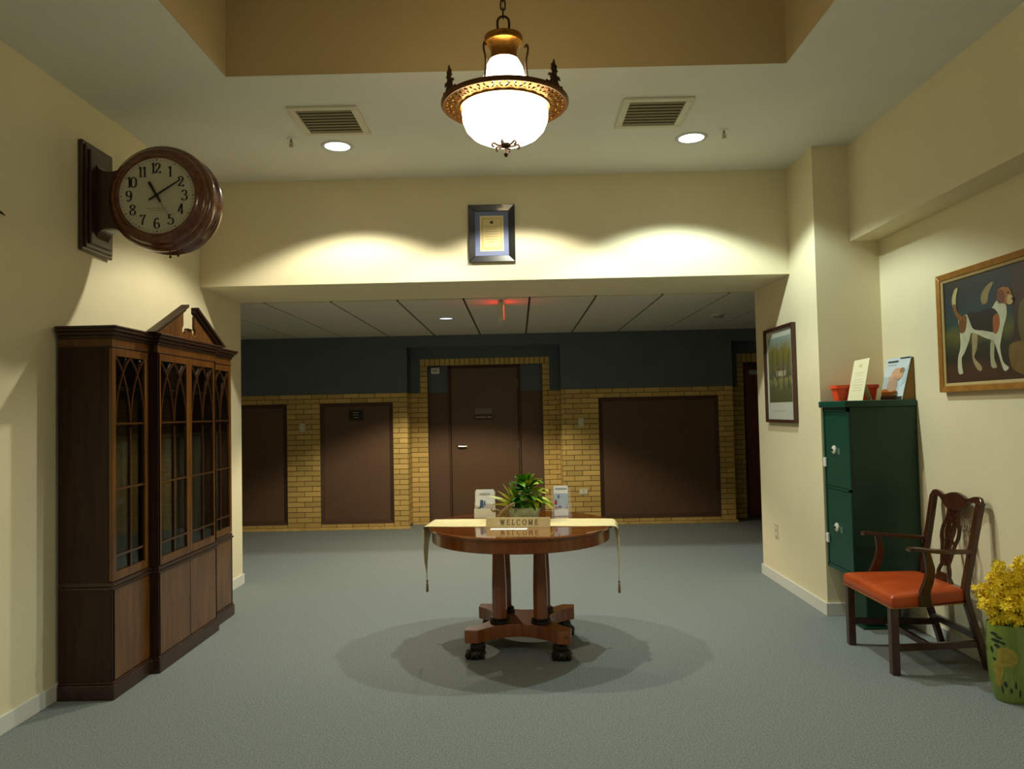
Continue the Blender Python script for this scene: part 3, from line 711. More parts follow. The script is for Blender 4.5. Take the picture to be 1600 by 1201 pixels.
# ------------------------------------------------------------------ pictures
# certificate on the header
x0, x1, z0, z1 = -.363, .010, 2.707, 3.169
t = thing('framed_certificate', ((x0+x1)/2, YH, z0), 'black framed certificate with blue mat on the header wall', 'picture')
def rails(t, x0, x1, z0, z1, w, y0, y1, m, inner=.006):
    o = rect(x0, x1, z0, z1); i = rect(x0+w, x1-w, z0+w, z1-w)
    for k in range(4):
        j = (k+1) % 4; b = MB(); q = [o[k], o[j], i[j], i[k]]
        ys = [y0, y0, y0+inner, y0+inner]
        b.add([(p[0], ys[n], p[1]) for n, p in enumerate(q)]+[(p[0], y1, p[1]) for p in q], [(0, 1, 2, 3), (4, 7, 6, 5), (0, 4, 5, 1), (1, 5, 6, 2), (2, 6, 7, 3), (3, 7, 4, 0)])
        b.build('frame_rail' if k in (0, 2) else 'frame_stile', m, t, bevel=.003)
rails(t, x0, x1, z0, z1, .052, YH-.026, YH, mat('black_frame', (22, 22, 20), .3, coat=.4), .010)
bx(x0+.05, x1-.05, YH-.008, YH, z0+.05, z1-.05).build('blue_mat', mat('blue_mat_board', (112, 122, 158), .7), t)
b = bx(x0+.092, x1-.092, YH-.010, YH-.007, z0+.088, z1-.088); pap = b.build('paper', mat('cream_paper', (226, 214, 172), .7), t)
bx(x0+.105, x1-.105, YH-.011, YH-.009, z0+.103, z1-.103).build('printed_border', mat('gold_border_print', (214, 182, 106), .7, var=.1, scale=8), pap)
bx(x0+.117, x1-.117, YH-.012, YH-.010, z0+.116, z1-.116).build('printed_field', mat('pale_gold_print', (222, 204, 148), .7), pap)
xm = (x0+x1)/2
b = MB(); b.lathe([(0, 0), (.013, 0), (.013, .001), (0, .001)], (xm, YH-.0132, z1-.142), 14, 'y'); b.build('printed_seal', mat('seal_ink', (86, 74, 40), .8), pap)
b = MB()
for k, w in enumerate((.055, .04, .06, .05, .06, .045, .03)): b.box(xm-w, xm+w, YH-.0128, YH-.0115, z1-.178-k*.02, z1-.175-k*.02)
b.build('printed_lines', mat('line_ink', (170, 146, 92), .8), pap)
# landscape print on the pier side wall (plane x = XR1)
y0, y1, z0, z1 = 5.918, 6.600, 1.372, 2.166
t = thing('framed_print', (XR1, (y0+y1)/2, z0), 'narrow brown framed landscape print with autumn trees beside the opening', 'picture')
def rails_x(t, y0, y1, z0, z1, w, xf, xb, m, inner, s=-1):
    o = rect(y0, y1, z0, z1); i = rect(y0+w, y1-w, z0+w, z1-w)
    for k in range(4):
        j = (k+1) % 4; b = MB(); q = [o[k], o[j], i[j], i[k]]; xs = [xf, xf, xf+inner, xf+inner]
        b.add([(xs[n], p[0], p[1]) for n, p in enumerate(q)]+[(xb, p[0], p[1]) for p in q], [(0, 1, 2, 3), (4, 7, 6, 5), (0, 4, 5, 1), (1, 5, 6, 2), (2, 6, 7, 3), (3, 7, 4, 0)])
        b.build('frame_rail' if k in (0, 2) else 'frame_stile', m, t, bevel=.002)
rails_x(t, y0, y1, z0, z1, .026, XR1-.036, XR1, mat('brown_frame', (66, 34, 18), .4, coat=.3), .004)
bx(XR1-.016, XR1, y0+.02, y1-.02, z0+.02, z1-.02).build('white_mat', mat('white_mat_board', (206, 208, 192), .7), t)
m = bpy.data.materials.new('autumn_landscape_print'); m.use_nodes = True; nt = m.node_tree; N = nt.nodes; L = nt.links
tc = N.new('ShaderNodeTexCoord'); sp = N.new('ShaderNodeSeparateXYZ'); L.new(tc.outputs['Generated'], sp.inputs[0])
no = N.new('ShaderNodeTexNoise'); no.inputs['Scale'].default_value = 7; no.inputs['Detail'].default_value = 6; L.new(tc.outputs['Generated'], no.inputs['Vector'])
ma = N.new('ShaderNodeMath'); ma.operation = 'MULTIPLY_ADD'; ma.inputs[1].default_value = .34; L.new(no.outputs['Fac'], ma.inputs[0])
sb = N.new('ShaderNodeMath'); sb.operation = 'SUBTRACT'; sb.inputs[1].default_value = .17; L.new(sp.outputs['Z'], sb.inputs[0]); L.new(sb.outputs[0], ma.inputs[2])
rp = N.new('ShaderNodeValToRGB'); L.new(ma.outputs[0], rp.inputs['Fac']); e = rp.color_ramp.elements
e[0].position = 0; e[0].color = lin((84, 84, 46))+(1,); e[1].position = 1; e[1].color = lin((150, 166, 160))+(1,)
for ps, cc in ((.22, (96, 98, 60)), (.33, (140, 136, 80)), (.40, (84, 84, 54)), (.50, (110, 104, 66)), (.66, (120, 110, 50)), (.80, (128, 118, 56)), (.90, (140, 148, 124))):
    q = e.new(ps); q.color = lin(cc)+(1,)
L.new(rp.outputs['Color'], N['Principled BSDF'].inputs['Base Color']); N['Principled BSDF'].inputs['Roughness'].default_value = .6
pr = bx(XR1-.018, XR1-.014, y0+.075, y1-.075, z0+.17, z1-.085).build('landscape_image', m, t)
b = MB()
for yy, zz, hh in ((6.05, 1.72, .22), (6.16, 1.70, .28), (6.30, 1.72, .26), (6.42, 1.68, .3)): b.tube([(XR1-.0182, yy, zz-.06), (XR1-.0182, yy+.008, zz+hh*.5), (XR1-.0182, yy-.006, zz+hh)], [.007, .005, .002], 5)
b.build('painted_trunks', mat('trunk_print', (66, 58, 38), .7), pr)
bx(XR1-.0185, XR1-.0180, 6.12, 6.34, 1.755, 1.80).build('painted_house', mat('house_print', (172, 162, 132), .7, var=.2, scale=20), pr)
b = MB()
for yy, w in ((6.20, .05), (6.33, .06), (6.44, .03)): b.box(XR1-.0168, XR1-.0158, yy-w, yy+w, z0+.095, z0+.099)
b.build('pencil_lines', mat('pencil_grey', (150, 150, 136), .8), t)
bx(XR1-.020, XR1-.0192, y0+.02, y1-.02, z0+.02, z1-.02).build('picture_glass', mat('picture_glass', (4, 4, 4), .03, alpha=.05, spec=.5), t)

# hound painting on the right wall (plane x = XR2)
y0, y1, z0, z1 = 3.62, 4.700, 1.570, 2.290
t = thing('hound_painting', (XR2, (y0+y1)/2, z0), 'gold framed oil painting of a standing tricolour hound', 'painting')
M_gold = mat('gilt_frame', (150, 100, 34), .4, metal=.35, col2=(176, 124, 50), scale=20)
rails_x(t, y0, y1, z0, z1, .036, XR2-.040, XR2, M_gold, .006)
rails_x(t, y0+.036, y1-.036, z0+.036, z1-.036, .018, XR2-.030, XR2-.006, mat('gilt_fillet', (176, 150, 96), .5), .006)
XP = XR2-.018
def cp(cx, cy): return at(1440+cx*160/686, 360+cy*280/1201, 0, XP)
m = bpy.data.materials.new('painted_landscape_ground'); m.use_nodes = True; nt = m.node_tree; N = nt.nodes; L = nt.links
tc = N.new('ShaderNodeTexCoord'); sp = N.new('ShaderNodeSeparateXYZ'); L.new(tc.outputs['Generated'], sp.inputs[0])
no = N.new('ShaderNodeTexNoise'); no.inputs['Scale'].default_value = 4; no.inputs['Detail'].default_value = 5; L.new(tc.outputs['Generated'], no.inputs['Vector'])
ma = N.new('ShaderNodeMath'); ma.operation = 'MULTIPLY_ADD'; ma.inputs[1].default_value = .22
sb = N.new('ShaderNodeMath'); sb.operation = 'SUBTRACT'; sb.inputs[1].default_value = .11; L.new(sp.outputs['Z'], sb.inputs[0]); L.new(no.outputs['Fac'], ma.inputs[0]); L.new(sb.outputs[0], ma.inputs[2])
rp = N.new('ShaderNodeValToRGB'); L.new(ma.outputs[0], rp.inputs['Fac']); e = rp.color_ramp.elements
e[0].position = 0; e[0].color = lin((64, 36, 12))+(1,); e[1].position = 1; e[1].color = lin((42, 38, 32))+(1,)
for ps, cc in ((.12, (66, 40, 14)), (.22, (40, 30, 14)), (.36, (38, 46, 20)), (.46, (90, 86, 30)), (.56, (36, 60, 52)), (.72, (34, 48, 52)), (.85, (32, 34, 34))):
    q = e.new(ps); q.color = lin(cc)+(1,)
L.new(rp.outputs['Color'], N['Principled BSDF'].inputs['Base Color']); N['Principled BSDF'].inputs['Roughness'].default_value = .5
cv = bx(XP, XR2-.004, y0+.05, y1-.05, z0+.05, z1-.05).build('canvas', m, t)
lay = [0]
def paint(name, pts, col, k=4, smooth=True, fixed=None):
    lay[0] += 1; o = .00025*lay[0]
    P = [cp(*p) for p in pts]; P = [(p.y, p.z) for p in P]
    if smooth: P = cr(P, k, True)
    P = [(min(max(a, y0+.052), y1-.052), min(max(c, z0+.052), z1-.052)) for a, c in P]
    MB().prism(P, 'x', XP-o, XP+.001).build(name, mat('paint_%d_%d_%d' % col, col, .5, var=.12, scale=18), cv)
paint('painted_tree', [(640, 150), (760, 140), (800, 500), (760, 900), (640, 930), (590, 850), (620, 650), (600, 420)], (58, 38, 20))
paint('painted_foliage', [(660, 480), (740, 460), (760, 740), (690, 760), (650, 660)], (92, 80, 34))
paint('painted_foliage', [(590, 770), (690, 740), (760, 800), (740, 960), (650, 950), (600, 900)], (112, 88, 36))
paint('painted_cloud', [(480, 345), (440, 365), (400, 430), (405, 490), (440, 480), (450, 420)], (132, 116, 72))
paint('painted_hound_rear_leg', [(340, 690), (375, 700), (372, 790), (355, 850), (400, 905), (405, 935), (380, 935), (345, 870), (340, 780)], (150, 136, 96))
paint('painted_hound_foreleg', [(465, 740), (490, 740), (488, 850), (505, 905), (500, 920), (470, 912), (462, 830)], (160, 156, 122))
paint('painted_hound_body', [(250, 590), (320, 560), (400, 555), (470, 520), (505, 470), (560, 480), (572, 560), (550, 650), (540, 690), (500, 735), (430, 720), (340, 685), (320, 740), (290, 820), (270, 860), (278, 940), (280, 958), (250, 955), (246, 860), (262, 780), (258, 680)], (184, 184, 152))
paint('painted_hound_foreleg', [(485, 690), (540, 680), (528, 780), (550, 880), (585, 915), (575, 935), (550, 930), (515, 820), (488, 740)], (188, 188, 158))
paint('painted_hound_saddle', [(310, 552), (380, 545), (470, 518), (515, 560), (515, 640), (490, 680), (420, 670), (350, 660), (322, 600)], (34, 26, 18))
paint('painted_hound_haunch', [(255, 590), (300, 570), (302, 630), (290, 680), (258, 680)], (112, 66, 22))
paint('painted_hound_shoulder', [(482, 580), (515, 560), (525, 620), (508, 685), (485, 680)], (150, 80, 30))
paint('painted_hound_tail', [(240, 385), (222, 400), (206, 460), (212, 510), (240, 550), (232, 500), (234, 440), (243, 400)], (176, 162, 104))
paint('painted_hound_tail', [(212, 500), (232, 500), (244, 545), (276, 585), (258, 606), (226, 560)], (120, 78, 32))
paint('painted_hound_head', [(515, 400), (545, 378), (590, 385), (610, 430), (620, 455), (610, 490), (580, 495), (540, 485), (512, 470), (505, 440)], (146, 88, 34))
paint('painted_hound_muzzle', [(585, 430), (608, 435), (620, 458), (608, 490), (582, 492), (575, 460)], (182, 150, 96))
paint('painted_hound_ear', [(515, 405), (545, 400), (560, 440), (550, 480), (520, 485), (505, 450)], (104, 54, 20))
paint('painted_hound_nose', [(610, 445), (622, 452), (618, 468), (608, 462)], (30, 22, 16))
paint('painted_hound_eye', [(578, 410), (588, 410), (588, 419), (578, 419)], (26, 18, 12))

def ell(b, c, r, n=12, m=8):
    return b.loft([[(c[0]+r[0]*math.sin(PI*j/m)*math.cos(2*PI*i/n), c[1]+r[1]*math.sin(PI*j/m)*math.sin(2*PI*i/n), c[2]-r[2]*math.cos(PI*j/m)) for i in range(n)] for j in range(m+1)], cap=False)

# ------------------------------------------------------------------ round pedestal table
TX, TY, TZ, TR = .003, 4.95, .783, .598
M_tab = mat('table_mahogany', (112, 54, 14), .16, col2=(150, 82, 26), scale=3, stretch=(1.2, 7, 7), coat=1., croughness=.015, spec=.8)
M_tabv = mat('table_mahogany_upright', (110, 54, 12), .3, col2=(144, 79, 23), scale=4, stretch=(8, 8, .8), coat=.6, croughness=.12)
M_paw = mat('dark_bronze_paw', (30, 24, 16), .45, metal=.3, var=.3, scale=40)
ra = -.105
def rot(x, y, z): return (TX+(x-TX)*math.cos(ra)-(y-TY)*math.sin(ra), TY+(x-TX)*math.sin(ra)+(y-TY)*math.cos(ra), z)
tb = thing('round_table', (TX, TY, 0), 'round mahogany pedestal table with paw feet in the middle of the room', 'table')
b = MB(); b.lathe([(0, -.018), (TR-.006, -.018), (TR, -.013), (TR, -.005), (TR-.005, 0), (0, 0)], (TX, TY, TZ), 96); b.build('table_top', M_tab, tb, smooth=True)
b = MB(); b.lathe([(TR-.05, -.018), (TR-.018, -.018), (TR-.018, -.028), (TR-.024, -.032), (TR-.024, -.094), (TR-.028, -.098), (TR-.05, -.098), (TR-.05, -.018)], (TX, TY, TZ), 96); b.build('apron', M_tabv, tb, smooth=True)
bx(TX-.25, TX+.25, TY-.05, TY+.05, TZ-.075, TZ-.018).build('under_brace', M_tabv, tb); bx(TX-.05, TX+.05, TY-.25, TY+.25, TZ-.075, TZ-.018).build('under_brace', M_tabv, tb)
def slab_out(h=.325, tip=.085, bite=.15):
    pts = []
    for q in range(4):
        a = q*PI/2; R = lambda x, y: (TX+x*math.cos(a)-y*math.sin(a), TY+x*math.sin(a)+y*math.cos(a))
        # front side (y = -h) from the left corner to the right corner with a concave bite
        pts.append(R(-h, -h)); 
        n = 12
        for k in range(n+1):
            f = k/n; x = -(h-tip)+2*(h-tip)*f; pts.append(R(x, -h+bite*math.sin(PI*f)**.8))
    return pts
MB(rot).prism(slab_out(), 'z', .100, .180).build('base_slab', M_tabv, tb, bevel=.004)
for sx in (-1, 1):
    for sy in (-1, 1):
        cx, cy = TX+sx*.130, TY+sy*.135
        rings = []
        for z, r in ((.195, .048), (.40, .047), (.60, .040), (.69, .036)):
            rings.append([(cx+r*math.cos(PI/8+k*PI/4), cy+r*math.sin(PI/8+k*PI/4), z) for k in range(8)])
        MB(rot).loft(rings).build('column', M_tabv, tb)
        b = MB(rot); b.lathe([(0, .180), (.062, .180), (.064, .188), (.058, .196), (.062, .203), (.052, .212), (0, .212)], (cx, cy, 0), 24); b.build('column_collar', M_paw, tb, smooth=True)
        fx, fy = TX+sx*.265, TY+sy*.262; b = MB(rot)
        ell(b, (fx-sx*.01, fy-sy*.01, .062), (.050, .048, .05)); ell(b, (fx, fy-.008, .032), (.064, .062, .032))
        for k in range(4):
            u = -.045+.030*k; ell(b, (fx+u, fy+(-.056+abs(u)*.25), .022), (.017, .028, .022), 8, 6)
        b.build('paw_foot', M_paw, tb, smooth=True)
MB(rot).box(TX+.285, TX+.307, TY-.3262, TY-.324, .135, .15).build('brass_tag', mat('old_brass', (170, 140, 80), .4), tb)

# runner with tasselled points, lying across the top
def RT(u, v, z): return (TX+u*math.cos(ra)-v*math.sin(ra), TY+u*math.sin(ra)+v*math.cos(ra), z)
rn = thing('table_runner', RT(0, 0, TZ), 'cream table runner with tasselled points across the round table', 'table runner')
half = [(.0, .7855, .165), (.2, .7855, .165), (.4, .7855, .166), (.55, .7855, .165), (.600, .7850, .160), (.613, .778, .150), (.618, .76, .135), (.624, .70, .112), (.630, .62, .078), (.630, .54, .043), (.628, .475, .014), (.627, .445, .003)]
path = [(-u, z, w) for u, z, w in half[:0:-1]] + half
rings = []
for i, (u, z, w) in enumerate(path):
    hang = z < .77; row = []
    n = 14
    for side in (0, 1):
        for k in range(n+1):
            f = (k/n*2-1)*(1 if side == 0 else -1)
            wob = .014*math.sin(f*9+i)*(1 if hang else 0)*(w/.16)
            th = .0006 if side == 0 else -.0006
            if hang: row.append(RT(u+wob+(th if u > 0 else -th), f*w, z))
            else: row.append(RT(u, f*w, z+th+.0008*math.sin(u*23+f*4)))
    rings.append(row)
MB().loft(rings).build('cloth', mat('cream_silk', (238, 222, 166), .5, var=.06, scale=30, bump=.2, bscale=500), rn, smooth=True)
for s in (-1, 1):
    b = MB(); p = RT(s*.627, 0, 0); b.tube([(p[0], p[1], .450), (p[0], p[1], .425), (p[0]+.001, p[1], .412)], .002, 6)
    b.lathe([(0, .416), (.006, .412), (.007, .404), (.004, .398), (.007, .385), (.009, .345), (.008, .335), (0, .335)], (p[0]+.001, p[1], 0), 12)
    b.build('tassel', mat('tan_tassel', (150, 124, 80), .8, var=.2, scale=80), rn, smooth=True)

# WELCOME name-plate
sg = thing('welcome_sign', RT(-.003, -.185, TZ), 'low tan tabletop sign reading WELCOME on the round table', 'sign')
u0, u1, v0 = -.198, .206, -.203
b = MB(T=lambda x, y, z: RT(x, y, z)); b.add([(u0, v0, TZ+.0005), (u1, v0, TZ+.0005), (u1, v0+.032, TZ+.0005), (u0, v0+.032, TZ+.0005), (u0, v0+.024, TZ+.060), (u1, v0+.024, TZ+.060), (u1, v0+.032, TZ+.060), (u0, v0+.032, TZ+.060)],
    [(0, 1, 5, 4), (1, 2, 6, 5), (2, 3, 7, 6), (3, 0, 4, 7), (4, 5, 6, 7), (0, 3, 2, 1)]); sbd = b.build('sign_board', mat('tan_sign_board', (212, 190, 132), .55, var=.05, scale=20), sg, bevel=.001)
b = MB(); hgt = .031; txt = 'WELCOME'; tw = sum(GW[c]*hgt+.013 for c in txt)-.013; x = .012-tw/2
Ms = lambda u, v, t: RT(u, v0+(v-TZ)*.4-t, v+.3*t)
for c in txt: glyph(b, c, x, TZ+.017, hgt, Ms, thick=.19, thin=.08, t=.0008); x += GW[c]*hgt+.013
b.build('lettering', mat('sign_ink', (112, 96, 54), .6), sbd)
o = MB(T=lambda x, y, z: RT(x, y, z)).box(-.160, .068, -.296, -.228, TZ+.0004, TZ+.0016).build('white_card', mat('white_card', (236, 236, 232), .6)); tag(o, 'plain white card lying flat before the WELCOME sign', 'card')

# leaflet holders
def leaflet(b, P, m, name, parent): b.build(name, m, parent)
def pq(u, w, y): p = at(u, w, 1, y); return p.x, p.z
yh = 5.215
x0, zt = pq(743, 766, yh); x1, _ = pq(771, 766, yh)
M_hold = mat('white_card_holder', (232, 226, 202), .6)
lh = thing('leaflet_holder', ((x0+x1)/2, yh, TZ), 'white card leaflet holder left of the potted plant', 'leaflet holder')
ln = lambda X, Y, Z: (X, Y+(Z-TZ)*.20, Z)
b = MB(ln); a, c = x0-.008, x1+.008
b.box(a, c, yh+.045, yh+.049, TZ+.001, TZ+.175); b.box(a, a+.003, yh, yh+.045, TZ+.001, TZ+.10); b.box(c-.003, c, yh, yh+.045, TZ+.001, TZ+.10); b.box(a, c, yh+.001, yh+.045, TZ+.001, TZ+.004)
b.build('holder_back', M_hold, lh); MB(ln).box(a-.004, c+.004, yh-.004, yh, TZ+.001, TZ+.062).build('holder_lip', M_hold, lh)
def leaflet_thing(xa, xb, y, z0, z1, label, prints):
    t = thing('leaflet', ((xa+xb)/2, y, z0), label, 'leaflet')
    lean = lambda X, Y, Z: (X, Y+(Z-TZ)*.20-.006, Z)
    pg = MB(lean).box(xa, xb, y, y+.006, z0, z1).build('page', mat('leaflet_paper', (248, 248, 250), .35), t)
    for nm, col, poly in prints:
        P = [(xa+p[0]*(xb-xa), z0+p[1]*(z1-z0)) for p in poly]
        MB(lean).prism(P, 'y', y-.0008-.0003*prints.index((nm, col, poly)), y+.001).build(nm, mat('print_%d_%d_%d' % col, col, .5), pg)
leaflet_thing(x0, x1, yh+.02, TZ+.005, zt, 'white leaflet with small blue figures in the card holder', [
    ('printed_picture', (206, 196, 186), rect(.0, .0, 0, 0)[:0] or [(0, .12), (1, .12), (1, .42), (.62, .5), (.3, .42), (0, .4)]),
    ('printed_figure', (70, 96, 130), [(.2, .34), (.42, .34), (.40, .62), (.24, .62)]), ('printed_figure', (92, 130, 158), [(.42, .40), (.54, .40), (.53, .58), (.43, .58)]),
    ('printed_figure', (48, 58, 96), [(.08, .22), (.30, .22), (.26, .34), (.12, .34)]), ('printed_figure', (170, 92, 84), [(.3, .2), (.44, .2), (.42, .28), (.32, .28)]),
    ('printed_lines', (168, 176, 190), [(.2, .84), (.8, .84), (.8, .87), (.2, .87)])])
x2, zt2 = pq(865.5, 760, yh); x3, _ = pq(887.5, 760, yh)
M_acr = mat('clear_acrylic', (240, 244, 246), .04, alpha=.10, spec=.6)
lh2 = thing('acrylic_holder', ((x2+x3)/2, yh, TZ), 'clear acrylic leaflet stand right of the potted plant', 'leaflet holder')
a, c = x2-.018, x3+.022
MB(ln).box(a, c, yh+.040, yh+.043, TZ+.001, TZ+.19).build('holder_back', M_acr, lh2, bevel=.001); MB(ln).box(a, c, yh-.004, yh-.001, TZ+.001, TZ+.075).build('holder_front', M_acr, lh2, bevel=.001)
b = MB(ln); b.box(a, a+.003, yh-.001, yh+.04, TZ+.001, TZ+.09); b.box(c-.003, c, yh-.001, yh+.04, TZ+.001, TZ+.09); b.box(a, c, yh-.001, yh+.04, TZ+.001, TZ+.003); b.build('holder_side', M_acr, lh2)
leaflet_thing(x2, x3, yh+.010, TZ+.004, zt2, 'tall pale blue leaflet with red and blue print in the acrylic stand', [
    ('printed_panel', (178, 196, 220), [(.0, .26), (1, .26), (1, .74), (.1, .76), (.0, .70)]), ('printed_title', (150, 170, 190), [(.1, .89), (.92, .89), (.92, .93), (.1, .93)]),
    ('printed_figure', (168, 58, 74), [(0, .38), (.22, .38), (.2, .52), (.06, .54)]), ('printed_figure', (60, 74, 150), [(.26, .26), (.52, .26), (.5, .34), (.3, .34)]),
    ('printed_figure', (186, 60, 66), [(.02, .25), (.24, .25), (.22, .32), (.04, .32)]), ('printed_figure', (196, 110, 130), [(.84, .26), (.96, .26), (.96, .34), (.86, .34)]),
    ('printed_figure', (66, 92, 140), [(.26, .60), (.36, .60), (.38, .70), (.28, .70)])])

# potted plant arrangement in a galvanised tub
PX0, PY0 = .030, 5.085
pl = thing('potted_plant', (PX0, PY0, TZ), 'leafy green and yellow houseplants in a galvanised tub on round table', 'plant')
ZR = TZ+.0045
M_gal = mat('galvanised_metal', (150, 156, 142), .5, metal=.55, var=.25, scale=25, bump=.2, bscale=80)
rings = []
for r, z in ((.088, 0), (.092, .004), (.104, .05), (.112, .078), (.117, .080), (.117, .086), (.110, .086)):
    rings.append([(PX0+r*(1+(.012 if k % 2 else 0)*(1 if .01 < z < .07 else 0))*math.cos(2*PI*k/64), PY0+.78*r*(1+(.012 if k % 2 else 0)*(1 if .01 < z < .07 else 0))*math.sin(2*PI*k/64), ZR+z) for k in range(64)])
MB().loft(rings).build('tub', M_gal, pl, smooth=False)
b = MB(); b.lathe([(0, .084), (.085, .084)], (PX0, PY0, ZR), 24); b.build('soil', mat('potting_soil', (38, 28, 18), .95), pl)
M_lg = mat('dark_green_leaf', (34, 92, 20), .3, col2=(66, 134, 36), scale=20, coat=.3, rnd=.25)
M_ly = mat('yellow_green_leaf', (150, 172, 36), .35, col2=(214, 214, 84), scale=16, coat=.2, rnd=.2)
M_lm = mat('mid_green_leaf', (70, 130, 30), .3, col2=(112, 166, 48), scale=18, coat=.3, rnd=.25)
def leaf(base, d, L, w, m, parent, droop=.3, name='leaf', fold=.25, shape=0):
    d = Vector(d).normalized(); side = d.cross(Vector((0, 0, 1)))
    side = side.normalized() if side.length > .05 else Vector((1, 0, 0)); nrm = side.cross(d)
    side = (side*math.cos(lr := random.uniform(-.6, .6)) + nrm*math.sin(lr)).normalized(); nrm = side.cross(d)
    n = 7; rows = []
    for i in range(n):
        f = i/(n-1); c = Vector(base)+d*(L*f)+Vector((0, 0, -droop*L*f*f))
        ww = w*(math.sin(PI*min(1, f*.92+.06))**.8 if shape == 0 else math.sin(PI*(f*.96+.04))**.55*(1-f*.55))*.5
        rows.append([tuple(c-side*ww+nrm*(fold*ww)), tuple(c), tuple(c+side*ww+nrm*(fold*ww))])
    b = MB(); b.loft(rows, cap=False, loop=False); return b.build(name, m, parent, smooth=True)
random.seed(21)
for k in range(90):                                   # broad-leaved vine on the right of the tub
    th = random.uniform(0, 2*PI); ph = random.uniform(.05, 1.75); rr = random.uniform(.07, .150)
    c = Vector((PX0+.030, PY0, ZR+.118)); o = Vector((math.cos(th)*math.sin(ph)*.9, math.sin(th)*math.sin(ph)*.8, math.cos(ph)*1.3))
    base = c+o*rr*.75; d = o+Vector((random.uniform(-.6, .6), random.uniform(-.7, .2), random.uniform(-.7, .4)))
    m = M_ly if (o.x > .1 and random.random() < .62) or random.random() < .2 else (M_lm if random.random() < .4 else M_lg)
    leaf(base, d, random.uniform(.07, .115), random.uniform(.042, .062), m, pl, .35)
for k in range(30):                                   # low leaves spilling over the rim
    th = random.uniform(-PI, .2); o = Vector((math.cos(th)*.9, math.sin(th)*.7, 0))
    leaf(Vector((PX0+.015, PY0, ZR+.10+random.uniform(0, .06)))+o*.05, o+Vector((random.uniform(-.3, .3), -.2, random.uniform(-.1, .7))), random.uniform(.07, .10), random.uniform(.042, .056), (M_lm, M_lg, M_ly)[k % 3 if o.x > 0 else k % 2], pl, .45)
for k in range(14):                                   # tall sprig at the top
    leaf((PX0-.02+random.uniform(-.02, .02), PY0+random.uniform(-.02, .02), ZR+.19+random.uniform(0, .08)), (random.uniform(-1, 1), random.uniform(-1, .6), random.uniform(.2, 1.2)), random.uniform(.075, .105), .044, M_lm if k % 3 else M_ly, pl, .4)
for dx, dz, L in ((-.9, .55, .19), (-.75, .9, .18), (-.5, 1.1, .19), (-.35, 1.2, .17), (-.2, 1.2, .20), (-1., .25, .17), (-.6, .8, .15), (-.05, 1.2, .17), (-.8, .35, .13), (-.42, 1.0, .14)):
    leaf((PX0-.055, PY0-.01, ZR+.075), (dx, random.uniform(-.4, .3), dz), L*1.1, .048, M_ly if dx < -.3 else M_lm, pl, .12, 'strap_leaf', .4, 0)
b = MB(); b.tube([(PX0+.02, PY0, ZR+.05), (PX0+.0, PY0, ZR+.15), (PX0-.015, PY0, ZR+.25)], .004, 6); b.build('stem', M_lm, pl, smooth=True)
M_dw = mat('driftwood', (92, 70, 40), .85, col2=(150, 126, 82), scale=18, stretch=(2, 2, 6), bump=.6, bscale=50)
b = MB(); Q = lambda x, y, z: (PX0+x-.012, PY0+y-.012, ZR+z)
b.tube(cr([Q(-.165, -.10, .012), Q(-.15, -.105, .04), Q(-.12, -.11, .07), Q(-.085, -.112, .10), Q(-.05, -.105, .125)], 5), [.013, .014, .016, .017, .018, .019, .020, .021, .021, .02, .02, .019, .018, .017, .016, .015, .014, .013, .011, .009, .006], 8)
b.tube(cr([Q(-.135, -.11, .055), Q(-.165, -.10, .075), Q(-.195, -.095, .072), Q(-.205, -.10, .09)], 4), [.013, .013, .012, .012, .011, .010, .009, .008, .007, .006, .005, .004, .003], 7)
b.tube(cr([Q(-.10, -.11, .085), Q(-.125, -.12, .045), Q(-.125, -.125, .004)], 4), [.015, .015, .014, .014, .013, .012, .011, .010, .009], 7)
dwo = b.build('driftwood', M_dw, pl, smooth=True); dwo['label'] = 'gnarled brown driftwood leaning on the tub'

# ------------------------------------------------------------------ green parcel locker
M_gr = mat('green_locker_enamel', (6, 68, 52), .38, var=.05, scale=8, bump=.05, bscale=300)
M_grd = mat('green_locker_body', (10, 58, 42), .45, var=.08, scale=8, bump=.08, bscale=300)
lk = thing('locker', (2.43, 5.26, 0), 'dark green metal two-door locker on a pedestal beside the wall', 'locker')
LX0, LX1, LY0, LY1, LZ0, LZ1 = 2.206, XR2-.004, 5.05, 5.468, .362, 1.490
bx(LX0+.004, LX1, LY0, LY1, LZ0, LZ1).build('body', M_grd, lk, bevel=.004)
bx(LX0-.034, LX1, LY0-.012, LY1+.004, LZ1, 1.534).build('top_cap', M_gr, lk, bevel=.006)
b = MB()
for a, c, e, g in ((LY0, LY0+.035, LZ0, LZ1), (LY1-.02, LY1, LZ0, LZ1), (LY0, LY1, LZ0, LZ0+.025), (LY0, LY1, LZ1-.03, LZ1), (LY0, LY1, .922, .938)): b.box(LX0-.006, LX0+.004, a, c, e, g)
b.build('face_frame', M_gr, lk)
for k, (e, g, lz) in enumerate(((.941, LZ1-.033, 1.195), (LZ0+.028, .919, .658))):
    d = bx(LX0-.002, LX0+.006, LY0+.038, LY1-.023, e, g).build('locker_door', M_gr, lk, bevel=.002)
    b = MB(); b.lathe([(0, -.014), (.022, -.012), (.030, -.006), (.031, 0)], (LX0-.002, 5.30, lz), 22, 'x'); b.build('lock_rose', mat('lock_white', (206, 204, 188), .35), d, smooth=True)
    b = MB(); b.lathe([(0, -.020), (.008, -.020), (.009, -.012)], (LX0-.002, 5.30, lz), 12, 'x'); b.build('keyhole', M_black, d)
    b = bx(LX0-.004, LX0-.001, 5.205, 5.245, lz-.028, lz+.012); b.build('number_label', mat('label_grey', (84, 110, 96), .6), d)
    bx(LX0-.018, LX0-.006, LY1-.045, LY1-.005, lz-.125, lz-.060).build('white_tab', M_white, d, bevel=.002)
